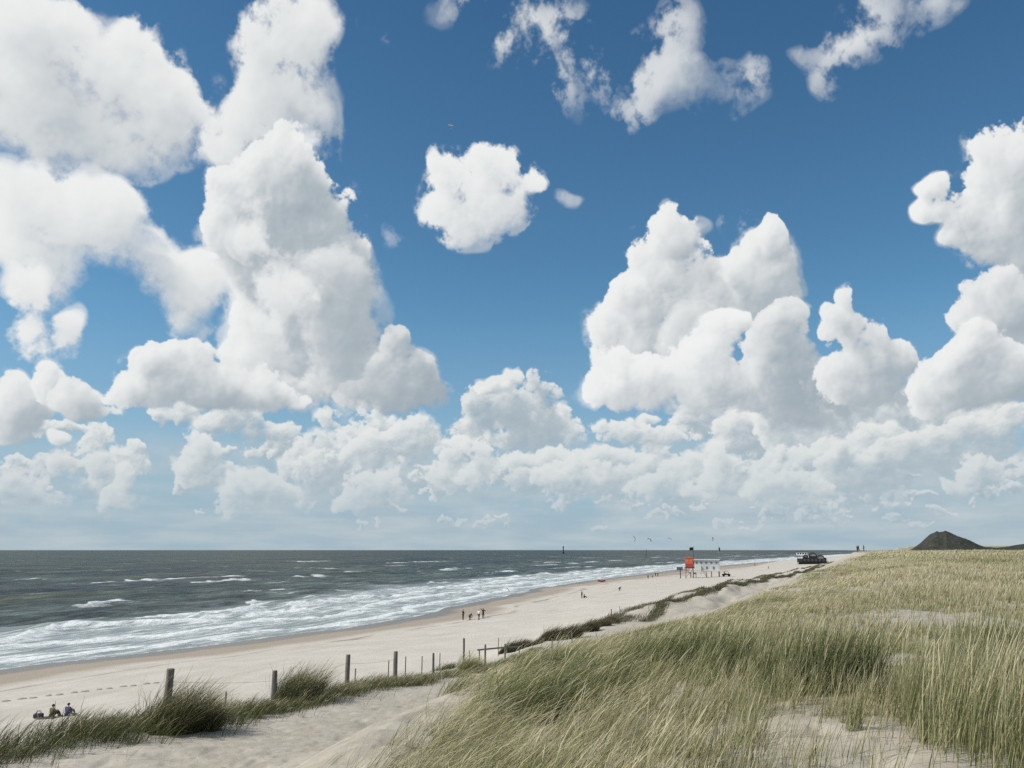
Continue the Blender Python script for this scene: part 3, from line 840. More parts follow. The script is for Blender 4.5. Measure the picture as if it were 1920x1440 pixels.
wash = np.clip(1 - (d_sh - 44 - 9 * fractal(s / 24.0, t / 60.0, 3, 0.5, 440)) / 14, 0, 1)
foam = np.maximum(foam, wash * (0.56 + 0.26 * fractal(s / 9.0, t / 4.5, 3, 0.55, 441)))
lace = np.clip(1 - np.abs(d_sh - 1.2) / 1.6, 0, 1)
foam = np.maximum(foam, 0.75 * lace)
bar = np.clip(1 - np.abs(d_sh - 150 - 20 * fractal(s / 60.0, t * 0, 2, 0.5, 442)) / 45, 0, 1) * np.clip(1.25 - s / 500, 0, 1)
foam = np.maximum(foam, bar * 0.38)
silt = np.clip(1 - d_sh / 330, 0, 1)
z = z - 0.02 - np.clip((2 - d_sh) / 6, 0, 1) * 0.10

m_sea, g = new_mat("sea_water")
geo = g.n('ShaderNodeNewGeometry')
pos = V(g, geo.outputs['Position'])
rot = g.n('ShaderNodeVectorRotate')
rot.rotation_type = 'Z_AXIS'
rot.inputs['Angle'].default_value = math.atan2(CS, CT)
g.put(rot.inputs['Vector'], pos)
q = V(g, rot.outputs[0])                        # x inland, y along the coast
n_big = g.noise(g.vm('MULTIPLY', q, (1 / 90.0, 1 / 260.0, 0)), 1.0, 9.0, 0.68)
n_mid = g.noise(g.vm('MULTIPLY', q, (1 / 5.0, 1 / 14.0, 0)), 1.0, 7.0, 0.66)
n_foam = g.noise(g.vm('MULTIPLY', q, (1 / 1.8, 1 / 8.5, 0)), 1.0, 8.0, 0.68)
n_fine = g.noise(g.vm('MULTIPLY', q, (1 / 0.7, 1 / 1.2, 0)), 1.0, 5.0, 0.65)
deep = g.mix(g.remap(n_big, 0.36, 0.64), (0.012, 0.027, 0.029), (0.043, 0.064, 0.050))
shallow = g.mix(g.remap(n_mid, 0.35, 0.65), (0.045, 0.064, 0.058), (0.110, 0.135, 0.122))
n_chop = g.noise(g.vm('MULTIPLY', q, (1 / 8.0, 1 / 30.0, 0)), 1.0, 8.0, 0.72)
n_hue = g.noise(g.vm('MULTIPLY', q, (1 / 55.0, 1 / 190.0, 0)), 1.0, 5.0, 0.6)  # broad water patches: greenish silt, and cloud shadow put into the colour
deep = g.mix(g.remap(n_hue, 0.50, 0.66), deep, (0.060, 0.068, 0.036))
deep = g.mix(g.remap(n_hue, 0.48, 0.34), deep, (0.022, 0.026, 0.034))
wcol = g.mix(g.attr("silt") * g.remap(n_big, 0.3, 0.6), deep, shallow)
wcol = g.mix(g.attr("dark") * 0.7, wcol, (0.030, 0.042, 0.034))
wcol = g.mix(g.remap(n_mid, 0.36, 0.66), g.scale(wcol, 0.7), g.scale(wcol, 1.3))
wcol = g.mix(g.remap(n_chop, 0.36, 0.64), g.scale(wcol, 0.40), g.scale(wcol, 1.6))  # dark troughs and bright faces of the waves painted into the water colour
wcol = g.mix(g.remap(n_chop, 0.60, 0.78) * 0.35, wcol, (0.30, 0.33, 0.32))
near_shore = g.mix(g.remap(n_foam, 0.35, 0.65), (0.22, 0.262, 0.262), (0.40, 0.437, 0.437))
wcol = g.mix(g.attr("wash") * 0.85, wcol, near_shore)
fm = g.remap(g.attr("foam") + (n_foam - 0.5) * 1.25 + (n_fine - 0.5) * 0.35, 0.40, 0.92, smooth=True)
caps = g.remap(g.noise(g.vm('MULTIPLY', q, (1 / 14.0, 1 / 46.0, 0)), 1.0, 6.0, 0.62), 0.665, 0.72) * g.remap(n_mid, 0.42, 0.6)
fm = g.m('MAXIMUM', fm, caps * 0.75)
c = g.mix(fm, wcol, g.mix(g.remap(n_fine, 0.3, 0.7), (0.56, 0.60, 0.60), (0.80, 0.82, 0.81)))
rough = g.remap(fm, 0.0, 1.0, 0.42, 0.9)
spec = g.remap(fm, 0.0, 1.0, 0.10, 0.05)
hb = n_chop * 2.5 + n_mid * 1.2 + n_fine * 0.3 + fm * 0.4
finish_mat(g, principled(g, c, rough, spec, hb, 0.35, 0.8))
sea = mesh_np("sea", np.stack([x, y, z], 1), faces, m_sea, attrs={"foam": foam, "silt": silt, "dark": dark, "wash": wash})
tag(sea, kind="structure")

# ------------------------------------------------------------------ dark dune hill and the ridge beside it
def hill(name, cx, cy, prof, depth, mat, seed):
    """prof: (x offset, height) outline of the hill as seen along the view; depth: half thickness"""
    u = np.linspace(prof[0][0], prof[-1][0], 150)
    v = np.linspace(-1, 1, 50)
    U, Vv = np.meshgrid(u, v, indexing='ij')
    hgt = np.interp(U, [p[0] for p in prof], [p[1] for p in prof])
    zz = hgt * np.clip(1 - np.abs(Vv) ** 1.7, 0, 1)
    dirx, diry = cx / math.hypot(cx, cy), cy / math.hypot(cx, cy)
    X = cx + U * diry + Vv * depth * dirx
    Y = cy - U * dirx + Vv * depth * diry
    zz = zz + np.clip(zz / 2, 0, 1) * (0.3 * fractal(X / 1.6, Y / 1.6, 3, 0.6, seed) + 0.5 * fractal(X / 9.0, Y / 9.0, 2, 0.5, seed + 7))
    i, j = np.meshgrid(np.arange(149), np.arange(49), indexing='ij')
    k = (i * 50 + j).ravel()
    o = mesh_np(name, np.stack([X.ravel(), Y.ravel(), 10.6 + zz.ravel()], 1), np.stack([k, k + 50, k + 51, k + 1], 1), mat)
    return tag(o, kind="structure")


m_heath_shaded, g = new_mat("heath_shaded")
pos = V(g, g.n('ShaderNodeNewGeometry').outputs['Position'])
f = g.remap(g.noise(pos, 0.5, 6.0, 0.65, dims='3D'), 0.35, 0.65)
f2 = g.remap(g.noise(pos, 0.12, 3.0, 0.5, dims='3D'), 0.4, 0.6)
c = g.mix(f2, g.mix(f, (0.030, 0.036, 0.030), (0.060, 0.064, 0.050)), g.mix(f, (0.042, 0.042, 0.040), (0.078, 0.075, 0.066)))  # dark heath growth, with the shade of clouds put into its colour
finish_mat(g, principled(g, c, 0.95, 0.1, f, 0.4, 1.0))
hill("hill", 238.5, 480.0, ((-22, 0.0), (-16, 2.4), (-12, 5.3), (-8.5, 8.4), (-6, 10.4), (-4.0, 11.3), (-2.6, 12.1), (-1.6, 11.5), (0.5, 11.7), (1.6, 12.3), (2.6, 11.7), (4.5, 10.8), (8, 9.2), (13, 7.0), (17, 4.7), (20, 3.4), (26, 2.9), (40, 2.6)), 30.0, m_heath_shaded, 501)
hill("distant_ridge", 291.0, 490.0, ((-26, 0.0), (-20, 2.6), (-12, 3.4), (-4, 4.8), (2, 6.2), (8, 7.0), (20, 7.2), (40, 7.6), (70, 6.5), (110, 0.0)), 40.0, m_heath_shaded, 541)

# ------------------------------------------------------------------ marram grass
def blade_material(name, stops, translucent=0.25):
    m, g = new_mat(name)
    f = g.attr("tint")
    c = g.ramp(f, stops)
    d = g.n('ShaderNodeBsdfDiffuse')
    g.put(d.inputs['Color'], c)
    t = g.n('ShaderNodeBsdfTranslucent')
    g.put(t.inputs['Color'], c)
    mx = g.n('ShaderNodeMixShader')
    mx.inputs[0].default_value = translucent
    g.t.links.new(d.outputs[0], mx.inputs[1])
    g.t.links.new(t.outputs[0], mx.inputs[2])
    finish_mat(g, mx)
    return m


MARRAM = [(0.0, (0.075, 0.112, 0.045)), (0.30, (0.165, 0.198, 0.086)), (0.55, (0.335, 0.322, 0.168)), (0.78, (0.52, 0.465, 0.28)), (1.0, (0.62, 0.56, 0.39))]
m_marram = blade_material("marram", MARRAM, 0.34)
m_bank = blade_material("marram_green", [(0.0, (0.050, 0.068, 0.028)), (0.35, (0.105, 0.122, 0.055)), (0.65, (0.205, 0.200, 0.105)), (1.0, (0.50, 0.45, 0.31))], 0.28)
m_scrub = blade_material("scrub_leaf", [(0.0, (0.040, 0.045, 0.024)), (0.5, (0.085, 0.085, 0.048)), (1.0, (0.17, 0.15, 0.10))], 0.2)


class Blades:
    """many bent blades of grass gathered into one mesh"""
    def __init__(self, seed):
        self.rng = np.random.default_rng(seed)
        self.v, self.f, self.t, self.n = [], [], [], 0
    def add(self, x, y, z, length, width, bend, wind_az, tint, base_lean=None, seed_share=0.12, levels=4, stiff=None, splay=0.42):
        """x, y, z, length, width, bend (radians at the tip), tint: arrays; wind_az radians from +x"""
        r = self.rng
        n = len(x)
        if n == 0:
            return
        az = wind_az + r.normal(0, 0.55, n)
        out = r.uniform(0, 2 * math.pi, n)                 # own direction of each blade
        sp = np.abs(r.normal(0, splay, n))
        th0 = np.abs(r.normal(0.12, 0.12, n)) + (0 if base_lean is None else base_lean)
        dirx, diry = np.cos(az), np.sin(az)
        sx, sy = np.cos(out) * sp, np.sin(out) * sp
        is_seed = r.uniform(0, 1, n) < seed_share
        length = np.where(is_seed, length * 1.12, length)
        us = np.linspace(0, 1, levels + 1)
        px, py, pz = x.copy(), y.copy(), z.copy()
        wx, wy = -np.sin(out), np.cos(out)                 # the flat of the blade
        rows = []
        for k, u in enumerate(us):
            if k:
                um = (us[k - 1] + u) / 2
                th = th0 + bend * um ** 1.35
                ds = length * (u - us[k - 1])
                hx, hy = np.sin(th) * dirx + sx * (1 - 0.4 * um), np.sin(th) * diry + sy * (1 - 0.4 * um)
                hz = np.cos(th)
                nn = np.sqrt(hx * hx + hy * hy + hz * hz)
                px, py, pz = px + ds * hx / nn, py + ds * hy / nn, pz + ds * hz / nn
            wl = width * (0.75 + 0.25 * math.sin(math.pi * min(1, u + 0.3))) * (1.0 if u < 0.99 else 0.12)
            ws = width * (0.5 if u < 0.72 else (1.5 if u < 0.99 else 0.6))
            w = np.where(is_seed, ws, wl) * 0.5
            tt = np.where(is_seed, np.clip(tint + (0.10 if u < 0.72 else 0.60), 0, 1), np.clip(tint + 0.20 * u ** 2 - 0.04, 0, 1))
            rows.append((np.stack([px - wx * w, py - wy * w, pz], 1), np.stack([px + wx * w, py + wy * w, pz], 1), tt))
        m = 2 * (levels + 1)
        V_ = np.empty((n, m, 3), np.float32)
        T_ = np.empty((n, m), np.float32)
        for k, (a, b, tt) in enumerate(rows):
            V_[:, 2 * k], V_[:, 2 * k + 1] = a, b
            T_[:, 2 * k] = T_[:, 2 * k + 1] = tt
        base = self.n + np.arange(n)[:, None, None] * m
        quad = np.array([[2 * k, 2 * k + 1, 2 * k + 3, 2 * k + 2] for k in range(levels)])[None]
        self.v.append(V_.reshape(-1, 3))
        self.t.append(T_.ravel())
        self.f.append((base + quad).reshape(-1, 4))
        self.n += n * m
    def build(self, name, mat, parent=None):
        return mesh_np(name, np.concatenate(self.v), np.concatenate(self.f), mat, parent, {"tint": np.concatenate(self.t)}, smooth=False)


def scatter_clumps(rng, n, region, density, per, radius):
    """n tries over region (x0, x1, y0, y1 or polar az0, az1, r0, r1), kept by density(x, y); blades per clump"""
    a = rng.uniform(math.radians(region[0]), math.radians(region[1]), n)
    r = np.sqrt(rng.uniform(region[2] ** 2, region[3] ** 2, n))
    cx, cy = r * np.sin(a), r * np.cos(a)
    keep = rng.uniform(0, 1, n) < density(cx, cy)
    cx, cy = cx[keep], cy[keep]
    k = rng.poisson(per, len(cx)) + 1
    i = np.repeat(np.arange(len(cx)), k)
    rad = np.abs(rng.normal(0, radius, len(i))) * (0.5 + rng.uniform(0, 1, len(cx))[i])
    ang = rng.uniform(0, 2 * math.pi, len(i))
    return cx[i] + rad * np.cos(ang), cy[i] + rad * np.sin(ang), i, len(cx)


def wind_bend(x, y):
    """the sea wind lays the grass at the dune edge over; behind the crest it stands up"""
    s, t = to_st(x, y)
    e = np.interp(s, PR[:, 0], PR[:, 5])
    return np.interp(t - e, (-2, 1.5, 4.2, 8.0), (1.25, 1.0, 0.30, 0.20))


GREEN_SPOTS = ((2.0, 14.6, 0.7), (2.7, 14.6, 0.6), (3.2, 13.8, 0.55), (3.5, 11.6, 0.5), (3.9, 11.3, 0.5), (4.25, 11.2, 0.45), (6.5, 12.0, 0.8), (0.6, 15.5, 0.8), (0.2, 11.8, 0.9), (1.0, 12.5, 0.6))


def low(x, y):
    """where the grass stays short: behind the stands, in the lee of the crest, round the open sand"""
    k = np.interp(x, (1.5, 3.5), (1.0, 0.80))
    for (a, b, rx, ry, f) in ((6.6, 14.3, 3.2, 4.6, 0.50), (2.7, 9.4, 1.5, 1.4, 0.55), (10.2, 20.6, 4.0, 5.5, 0.6)):
        q = ((x - a) / rx) ** 2 + ((y - b) / ry) ** 2
        k = k * (1 - (1 - f) * np.clip(1.5 - 1.2 * q, 0, 1))
    return k * np.clip(1.0 + 0.45 * fractal(x / 0.9, y / 0.9, 2, 0.6, 127), 0.5, 1.4)


def green(x, y):
    g_ = np.clip(0.5 + 0.9 * fractal(x / 1.6, y / 1.6, 3, 0.5, 121), 0, 1) * 0.6
    for (a, b, r) in GREEN_SPOTS:
        g_ = np.maximum(g_, np.clip(1.35 - ((x - a) ** 2 + (y - b) ** 2) / (r * r), 0, 1))
    return g_


rng = np.random.default_rng(77)
B = Blades(1)
W0 = math.radians(-6)                       # the wind blows inland, to the right
# close by, blade for blade
for (region, tries, per, rad, wid, lev, hmul) in (((-36, 36, 5.0, 12.0), 1750, 26, 0.085, 0.0052, 5, 1.0), ((-34, 36, 12.0, 20.0), 4600, 20, 0.12, 0.0072, 5, 0.92),
                                                  ((-34, 36, 20.0, 36.0), 15000, 9, 0.18, 0.011, 4, 0.62), ((-10, 38, 36.0, 70.0), 30000, 5, 0.28, 0.022, 3, 0.46), ((0, 40, 70.0, 135.0), 26000, 4, 0.45, 0.045, 3, 0.45),
                                                  ((8, 40, 135.0, 300.0), 9000, 3, 0.9, 0.11, 3, 0.5)):
    x, y, i, nc = scatter_clumps(rng, tries, region, lambda a, b: turf(a, b) ** 0.8, per, rad)
    tall = rng.uniform(0.62, 1.12, max(nc, 1))[i]
    gr = green(x, y)
    s, t = to_st(x, y)
    L = tall * rng.uniform(0.5, 1.0, len(x)) * hmul * (0.78 + 0.30 * gr) * 0.86 * low(x, y)
    farness = np.clip((np.hypot(x, y) - 16) / 30, 0, 1)
    tint = np.clip(rng.normal(0.61, 0.24, len(x)) - 0.29 * gr * (1 - 0.6 * farness) + 0.20 * farness + 0.22 * (rng.uniform(0, 1, max(nc, 1))[i] - 0.5) + 0.42 * farness * fractal(x / 6.0, y / 6.0, 3, 0.6, 129), 0, 1)
    bend = wind_bend(x, y) * rng.uniform(0.7, 1.3, len(x))
    B.add(x, y, height(x, y) - 0.02, L, wid * rng.uniform(0.7, 1.3, len(x)), bend, W0, tint, base_lean=0.30 * wind_bend(x, y), seed_share=np.where(x < 1.5, 0.30, 0.08) if region[3] < 21 else 0.10, levels=lev)
# dead bits of straw lying about on the path and the bare sand
n = 900
sl, tl = rng.uniform(10, 40, n), 0
tl = np.interp(sl, PR[:, 0], PR[:, 1]) + 1.5 + rng.uniform(0, 1, n) * (np.interp(sl, PR[:, 0], PR[:, 5]) - np.interp(sl, PR[:, 0], PR[:, 1]))
x, y = from_st(sl, tl)
B.add(x, y, height(x, y) + 0.015, rng.uniform(0.06, 0.28, n), np.full(n, 0.008), rng.uniform(0.0, 0.3, n), W0, np.clip(rng.normal(0.5, 0.3, n), 0, 1), base_lean=1.35, seed_share=0.0, levels=3, splay=0.8)
# the tall green stands
for (a, b, r) in GREEN_SPOTS:
    n = int(900 * r * r + 300)
    rad = r * 0.8 * np.sqrt(rng.uniform(0, 1, n))
    ang = rng.uniform(0, 6.283, n)
    x, y = a + rad * np.cos(ang), b + rad * np.sin(ang)
    tint = np.clip(rng.normal(0.25, 0.19, n), 0, 1)
    B.add(x, y, height(x, y) - 0.02, rng.uniform(0.50, 1.0, n), 0.0075 * rng.uniform(0.7, 1.3, n), wind_bend(x, y) * rng.uniform(0.6, 1.2, n), W0, tint, base_lean=0.25 * wind_bend(x, y), seed_share=0.12, levels=5)
# sparse thin blades on the bare patches
n = 420
x = np.concatenate([rng.uniform(1.7, 4.0, 200), rng.uniform(8.0, 13.0, 220)])
y = np.concatenate([rng.uniform(7.0, 11.0, 200), rng.uniform(17.5, 24.5, 220)])
x, y = np.repeat(x, 3) + rng.normal(0, 0.03, 3 * n), np.repeat(y, 3) + rng.normal(0, 0.03, 3 * n)
B.add(x, y, height(x, y) - 0.02, rng.uniform(0.12, 0.42, 3 * n), np.where(y > 14, 0.010, 0.0048), rng.uniform(0.1, 0.5, 3 * n), W0, np.clip(rng.normal(0.5, 0.2, 3 * n), 0, 1), base_lean=0.1, seed_share=0.05, levels=4, splay=0.3)
# the upright stand close in front on the right, and single tufts on the open sand
for (a, b, rx, ry, n, h) in ((3.95, 7.4, 0.42, 1.5, 1300, 0.95), (4.35, 8.8, 0.45, 1.1, 900, 1.0), (4.5, 6.6, 0.35, 0.6, 300, 0.8), (3.3, 8.75, 0.10, 0.10, 90, 0.55), (2.45, 7.5, 0.15, 0.15, 60, 0.45), (2.3, 8.9, 0.2, 0.3, 120, 0.5),
                             (3.1, 7.4, 0.5, 0.5, 50, 0.4), (5.4, 9.8, 0.3, 0.4, 160, 0.8), (2.7, 10.1, 0.4, 0.3, 180, 0.55), (1.75, 7.6, 0.35, 0.5, 260, 0.7), (2.6, 6.5, 0.12, 0.12, 50, 0.4)):
    ang, rad = rng.uniform(0, 6.283, n), np.sqrt(rng.uniform(0, 1, n))
    x, y = a + rx * rad * np.cos(ang), b + ry * rad * np.sin(ang)
    tint = np.clip(rng.normal(0.46, 0.22, n), 0, 1)
    B.add(x, y, height(x, y) - 0.02, h * rng.uniform(0.5, 1.05, n), 0.0052 * rng.uniform(0.7, 1.3, n), 0.30 * rng.uniform(0.4, 1.6, n), W0, tint, base_lean=0.05, seed_share=0.12, levels=5, splay=0.16)
marram = B.build("marram_grass", m_marram)
tag(marram, kind="stuff", label="straw and green marram grass covering the dune top, laid over by the wind")

# ------------------------------------------------------------------ the grass bank along the fence, beside the sandy path
B = Blades(2)
sb = rng.uniform(9.0, 62.0, 20000)
wide = np.interp(sb, (9, 18, 24, 34, 45, 62), (1.5, 1.3, 1.0, 0.8, 0.6, 0.4))
mid_t = np.interp(sb, (9, 15, 20, 25, 31, 38, 50, 62), (-16.6, -15.9, -15.7, -15.6, -16.2, -16.6, -17.6, -19.6))
tb = mid_t + wide * rng.normal(0, 0.5, len(sb))
dens = np.clip(0.75 + 0.8 * fractal(sb / 1.7, tb / 1.1, 3, 0.5, 131), 0.08, 1) * np.interp(sb, (9, 22, 26, 40, 62), (1, 1, 0.75, 0.55, 0.3))
k = rng.uniform(0, 1, len(sb)) < dens
sb, tb = sb[k], tb[k]
rep = 3
sb, tb = np.repeat(sb, rep) + rng.normal(0, 0.10, len(sb) * rep), np.repeat(tb, rep) + rng.normal(0, 0.10, len(tb) * rep)
x, y = from_st(sb, tb)
hh = np.interp(sb, (9, 16, 20, 24, 30, 40, 62), (1.0, 0.95, 0.85, 0.62, 0.58, 0.5, 0.45)) * np.clip(0.9 + 0.5 * fractal(sb / 1.3, tb / 1.3, 2, 0.5, 133), 0.45, 1.3)
n = len(x)
B.add(x, y, height(x, y) - 0.03, hh * rng.uniform(0.5, 1.0, n), 0.011 * rng.uniform(0.7, 1.3, n), 0.85 * rng.uniform(0.6, 1.3, n), W0 + 0.1, np.clip(rng.normal(0.34, 0.2, n) + 0.1 * (sb > 24), 0, 1), base_lean=0.25, seed_share=0.10, levels=4)
bank = B.build("bank_grass", m_bank)
tag(bank, kind="stuff", label="dark green wind-bent grass growing in a band along the sandy path")

# low grass on the foredune ridges towards the lifeguard post
B = Blades(3)
for (s0, s1, off, sd, cnt, thick) in ((90, 640, 0, 141, 9500, 0.55), (92, 700, 1, 143, 11500, 0.38), (88, 135, 2, 149, 900, 0.8), (120, 500, 2, 145, 5000, 0.7), (130, 700, 3, 147, 9000, 0.6)):
    sb = rng.uniform(s0, s1, cnt)
    pr = profile(sb)
    base_t = (pr[0] + 1.0, pr[2] + 0.3, pr[0] + (pr[2] - pr[0]) * 0.45, pr[2] + (pr[4] - pr[2]) * 0.4)[off]
    wob = 1.1 * value_noise(sb / 9.0, sb * 0 + 1.0, 8)
    tb = base_t + wob + rng.normal(0, thick, cnt)
    k = fractal(sb / 13.0, tb * 0 + sd, 3, 0.6, sd) > (-0.02, -0.30, 0.14, -0.15)[off] - 0.6 * np.clip((128 - sb) / 30, 0, 1)
    sb, tb = np.repeat(sb[k], 3), np.repeat(tb[k], 3)
    n = len(sb)
    x, y = from_st(sb + rng.normal(0, 0.25, n), tb + rng.normal(0, 0.25, n))
    B.add(x, y, height(x, y) - 0.03, rng.uniform(0.35, 0.8, n), np.hypot(x, y) * 0.00042 * rng.uniform(0.7, 1.3, n), 0.7 * rng.uniform(0.6, 1.3, n), W0, np.clip(rng.normal((0.62, 0.38, 0.62, 0.6)[off], 0.22, n), 0, 1), base_lean=0.2, seed_share=0.05, levels=3)
m_strip = blade_material("foredune_leaf", [(0.0, (0.055, 0.058, 0.034)), (0.5, (0.125, 0.122, 0.072)), (1.0, (0.25, 0.22, 0.15))], 0.2)
fg = B.build("foredune_grass", m_strip)
tag(fg, kind="stuff", label="tufts of dull green grass strung along the low foredune ridges")


# ------------------------------------------------------------------ tussocks and scrub that stand out one by one
def tussock(name, px_, py_, r, h, n, label, group, mat, bend=0.8, dome=0.0, tint=(0.42, 0.22), lean=0.3, width=0.011):
    b = Blades(int(abs(px_ * 131 + py_ * 17)))
    q = b.rng
    ang, rad = q.uniform(0, 6.283, n), np.sqrt(q.uniform(0, 1, n))
    x, y = r * rad * np.cos(ang), r * rad * np.sin(ang)
    L = h * q.uniform(0.38, 1.0, n) * (1 - dome * rad ** 2)
    z = height(x + px_, y + py_) - float(height(px_, py_)) - 0.03
    b.add(x, y, z, L, width * q.uniform(0.7, 1.3, n), bend * q.uniform(0.6, 1.3, n), W0, np.clip(q.normal(tint[0], tint[1], n), 0, 1), base_lean=lean, seed_share=0.10, levels=4)
    o = b.build(name, mat)
    o.location = (px_, py_, float(height(px_, py_)))
    return tag(o, label, "shrub" if name == "dune_shrub" else "grass tuft", group)


tussock("grass_tuft", -8.35, 22.0, 0.66, 1.62, 1900, "tall dark green grass tuft swept over at the foot of the thickest leaning post", "tall grass tufts on the bank", m_bank)
tussock("grass_tuft", -7.75, 22.6, 0.42, 0.95, 800, "bushy grass tuft just right of the tuft at the leaning post", "tall grass tufts on the bank", m_bank)
tussock("grass_tuft", -7.1, 29.3, 0.75, 1.45, 1700, "tall peaked grass tuft between the second and third thick posts", "tall grass tufts on the bank", m_bank)
tussock("grass_tuft", -2.35, 45.0, 0.55, 1.25, 900, "straw coloured grass tuft leaning beside the thin pale post above the path", "tall grass tufts on the bank", m_marram, tint=(0.45, 0.15), width=0.016)
tussock("dune_shrub", -5.2, 62.5, 1.15, 1.15, 1600, "low green shrub on the bank edge, seen between two thin posts", "shrubs along the dune foot", m_bank, dome=0.4, tint=(0.3, 0.15), width=0.022)
tussock("dune_shrub", 0.1, 72.4, 1.25, 1.55, 2600, "rounded dark shrub, nearest of the row behind the fence, peaked to the right", "shrubs along the dune foot", m_scrub, dome=0.45, tint=(0.42, 0.25), width=0.022)
tussock("dune_shrub", 1.75, 73.2, 0.75, 0.95, 1200, "smallest low dark shrub in the gap between two rounded ones", "shrubs along the dune foot", m_scrub, dome=0.5, tint=(0.45, 0.25), width=0.022)
tussock("dune_shrub", 3.2, 75.5, 1.15, 1.7, 2400, "rounded brownish shrub in the middle of the row behind the fence", "shrubs along the dune foot", m_scrub, dome=0.45, tint=(0.5, 0.25), width=0.022)
tussock("dune_shrub", 4.9, 77.5, 1.05, 1.9, 2400, "tallest brownish shrub with pale flecks, touching the one to its left", "shrubs along the dune foot", m_scrub, dome=0.4, tint=(0.55, 0.28), width=0.022)
tussock("dune_shrub", 7.0, 83.5, 1.15, 1.55, 2000, "brown low shrub past the tallest one in the row", "shrubs along the dune foot", m_scrub, dome=0.5, tint=(0.5, 0.25), width=0.024)
tussock("dune_shrub", 8.9, 89.5, 1.1, 1.25, 1700, "reddish brown shrub low on the ridge beyond the brown one", "shrubs along the dune foot", m_scrub, dome=0.5, tint=(0.6, 0.22), width=0.024)
tussock("dune_shrub", 10.3, 93.0, 1.0, 1.2, 1500, "farthest shrub of the row, flat topped, just before the thin stake", "shrubs along the dune foot", m_scrub, dome=0.5, tint=(0.5, 0.22), width=0.026)

# ------------------------------------------------------------------ fence posts, stakes and wire
def wood(name, a, b):
    m, g = new_mat(name)
    pos = V(g, g.n('ShaderNodeTexCoord').outputs['Object'])
    f = g.noise(g.vm('MULTIPLY', pos, (16.0, 16.0, 1.6)), 1.0, 5.0, 0.65, dims='3D')
    c = g.mix(g.remap(f, 0.35, 0.65), a, b)
    finish_mat(g, principled(g, c, 0.9, 0.2, f, 0.01, 0.6))
    return m


m_post = wood("grey_wood", (0.10, 0.095, 0.085), (0.23, 0.215, 0.19))
m_stake = wood("stake_wood", (0.12, 0.11, 0.09), (0.25, 0.23, 0.19))
m_palewood = wood("pale_wood", (0.24, 0.22, 0.19), (0.38, 0.35, 0.31))
m_wire = paint("fence_wire", (0.30, 0.29, 0.27), 0.5, 0.5)

post_tops = {}


def post(x, y, h, r, lean, label, name="fence_post", cat="post", group="wooden posts along the dune path", mat=None, bury=0.25):
    z = float(height(x, y))
    b = MB()
    q = random.Random(int(abs(x * 97 + y * 31) * 10))
    n = 6
    pts, rads = [], []
    for k in range(n + 1):
        u = k / n
        zz = -bury + u * (h + bury)
        pts.append((lean[0] * max(zz, 0) + q.uniform(-1, 1) * r * 0.05, lean[1] * max(zz, 0) + q.uniform(-1, 1) * r * 0.05, zz))
        rads.append(r * (1.06 - 0.12 * u) * q.uniform(0.97, 1.03))
    rads.append(r * 0.80)
    pts.append((pts[-1][0], pts[-1][1], pts[-1][2] + r * 0.15))
    b.tube(pts, rads, 12 if r > 0.03 else 6)
    o = b.build(name, mat or m_post, smooth=False, label=label, cat=cat, group=group)
    o.location = (x, y, z)
    post_tops[label] = Vector((x + lean[0] * h, y + lean[1] * h, z + h))
    return o


PA = "thick leaning post rising out of the tall dark grass, nearest of the row"
PB = "second thick post, standing where the wire ends left of a tall grass tuft"
PC = "third thick grey post, darker, with a short thin stake just behind it"
PD = "fourth thick grey post with dead brown growth around its foot"
post(-8.62, 22.4, 1.40, 0.098, (0.035, 0.0), PA)
post(-7.55, 28.4, 1.02, 0.085, (0.0, 0.01), PB)
post(-6.2, 33.6, 1.22, 0.090, (0.01, 0.0), PC)
post(-5.0, 38.2, 1.25, 0.095, (0.0, 0.0), PD)
post(-3.62, 41.0, 1.05, 0.052, (-0.005, 0.0), "slim grey post rising from the green grass where the shrub begins")
post(-2.5, 46.1, 1.62, 0.055, (0.0, 0.0), "tallest slim post, dark at the top and pale below, beside the straw tuft")
post(-1.5, 49.5, 1.18, 0.055, (0.01, 0.0), "slim dark post standing in bare sand right of the straw tuft", mat=m_stake)
post(-0.42, 54.0, 0.95, 0.05, (0.0, 0.0), "short slim post in the sand where the dark rail begins")
post(2.72, 60.2, 0.95, 0.055, (0.0, 0.0), "short post in front of the rounded shrubs, in pale sand")
post(4.6, 68.0, 0.95, 0.05, (0.0, 0.0), "faint short post at the grass edge below the tallest shrub")
post(11.0, 97.8, 1.45, 0.06, (0.02, 0.0), "dark stubby post on the ridge between shrubs and far grass")
post(12.3, 100.5, 1.7, 0.035, (0.0, 0.0), "thin pole on the ridge right of the dark stubby post", name="stake", cat="stake", mat=m_stake)
ST = "thin stakes behind the posts"
for (x, y, h, lb) in ((-8.55, 26.8, 0.55, "lone thin stake between the leaning post and the second thick post"), (-7.05, 31.0, 0.62, "thin stake half hidden in the grass right of the peaked tuft"),
                      (-6.25, 35.6, 0.62, "pale short stake touching the third thick post"), (-5.75, 41.5, 0.95, "thin dark stake left of the fourth thick post"),
                      (-5.0, 41.8, 0.95, "thin stake right of the fourth thick post"), (-4.4, 43.5, 0.85, "faint thin stake out on the beach edge past the fourth post"),
                      (-4.1, 50.5, 1.1, "thin stake above the green shrub"), (-2.9, 60.5, 0.95, "thin faint stake on the sand left of the rounded shrubs"),
                      (-0.95, 61.5, 1.25, "taller thin stake touching the left edge of the nearest rounded shrub"), (17.4, 112.0, 0.7, "thin stake alone on the sandy slope past the shrubs")):
    post(x, y, h, 0.026, (0.01, 0.0), lb, name="stake", cat="stake", group=ST, mat=m_stake)


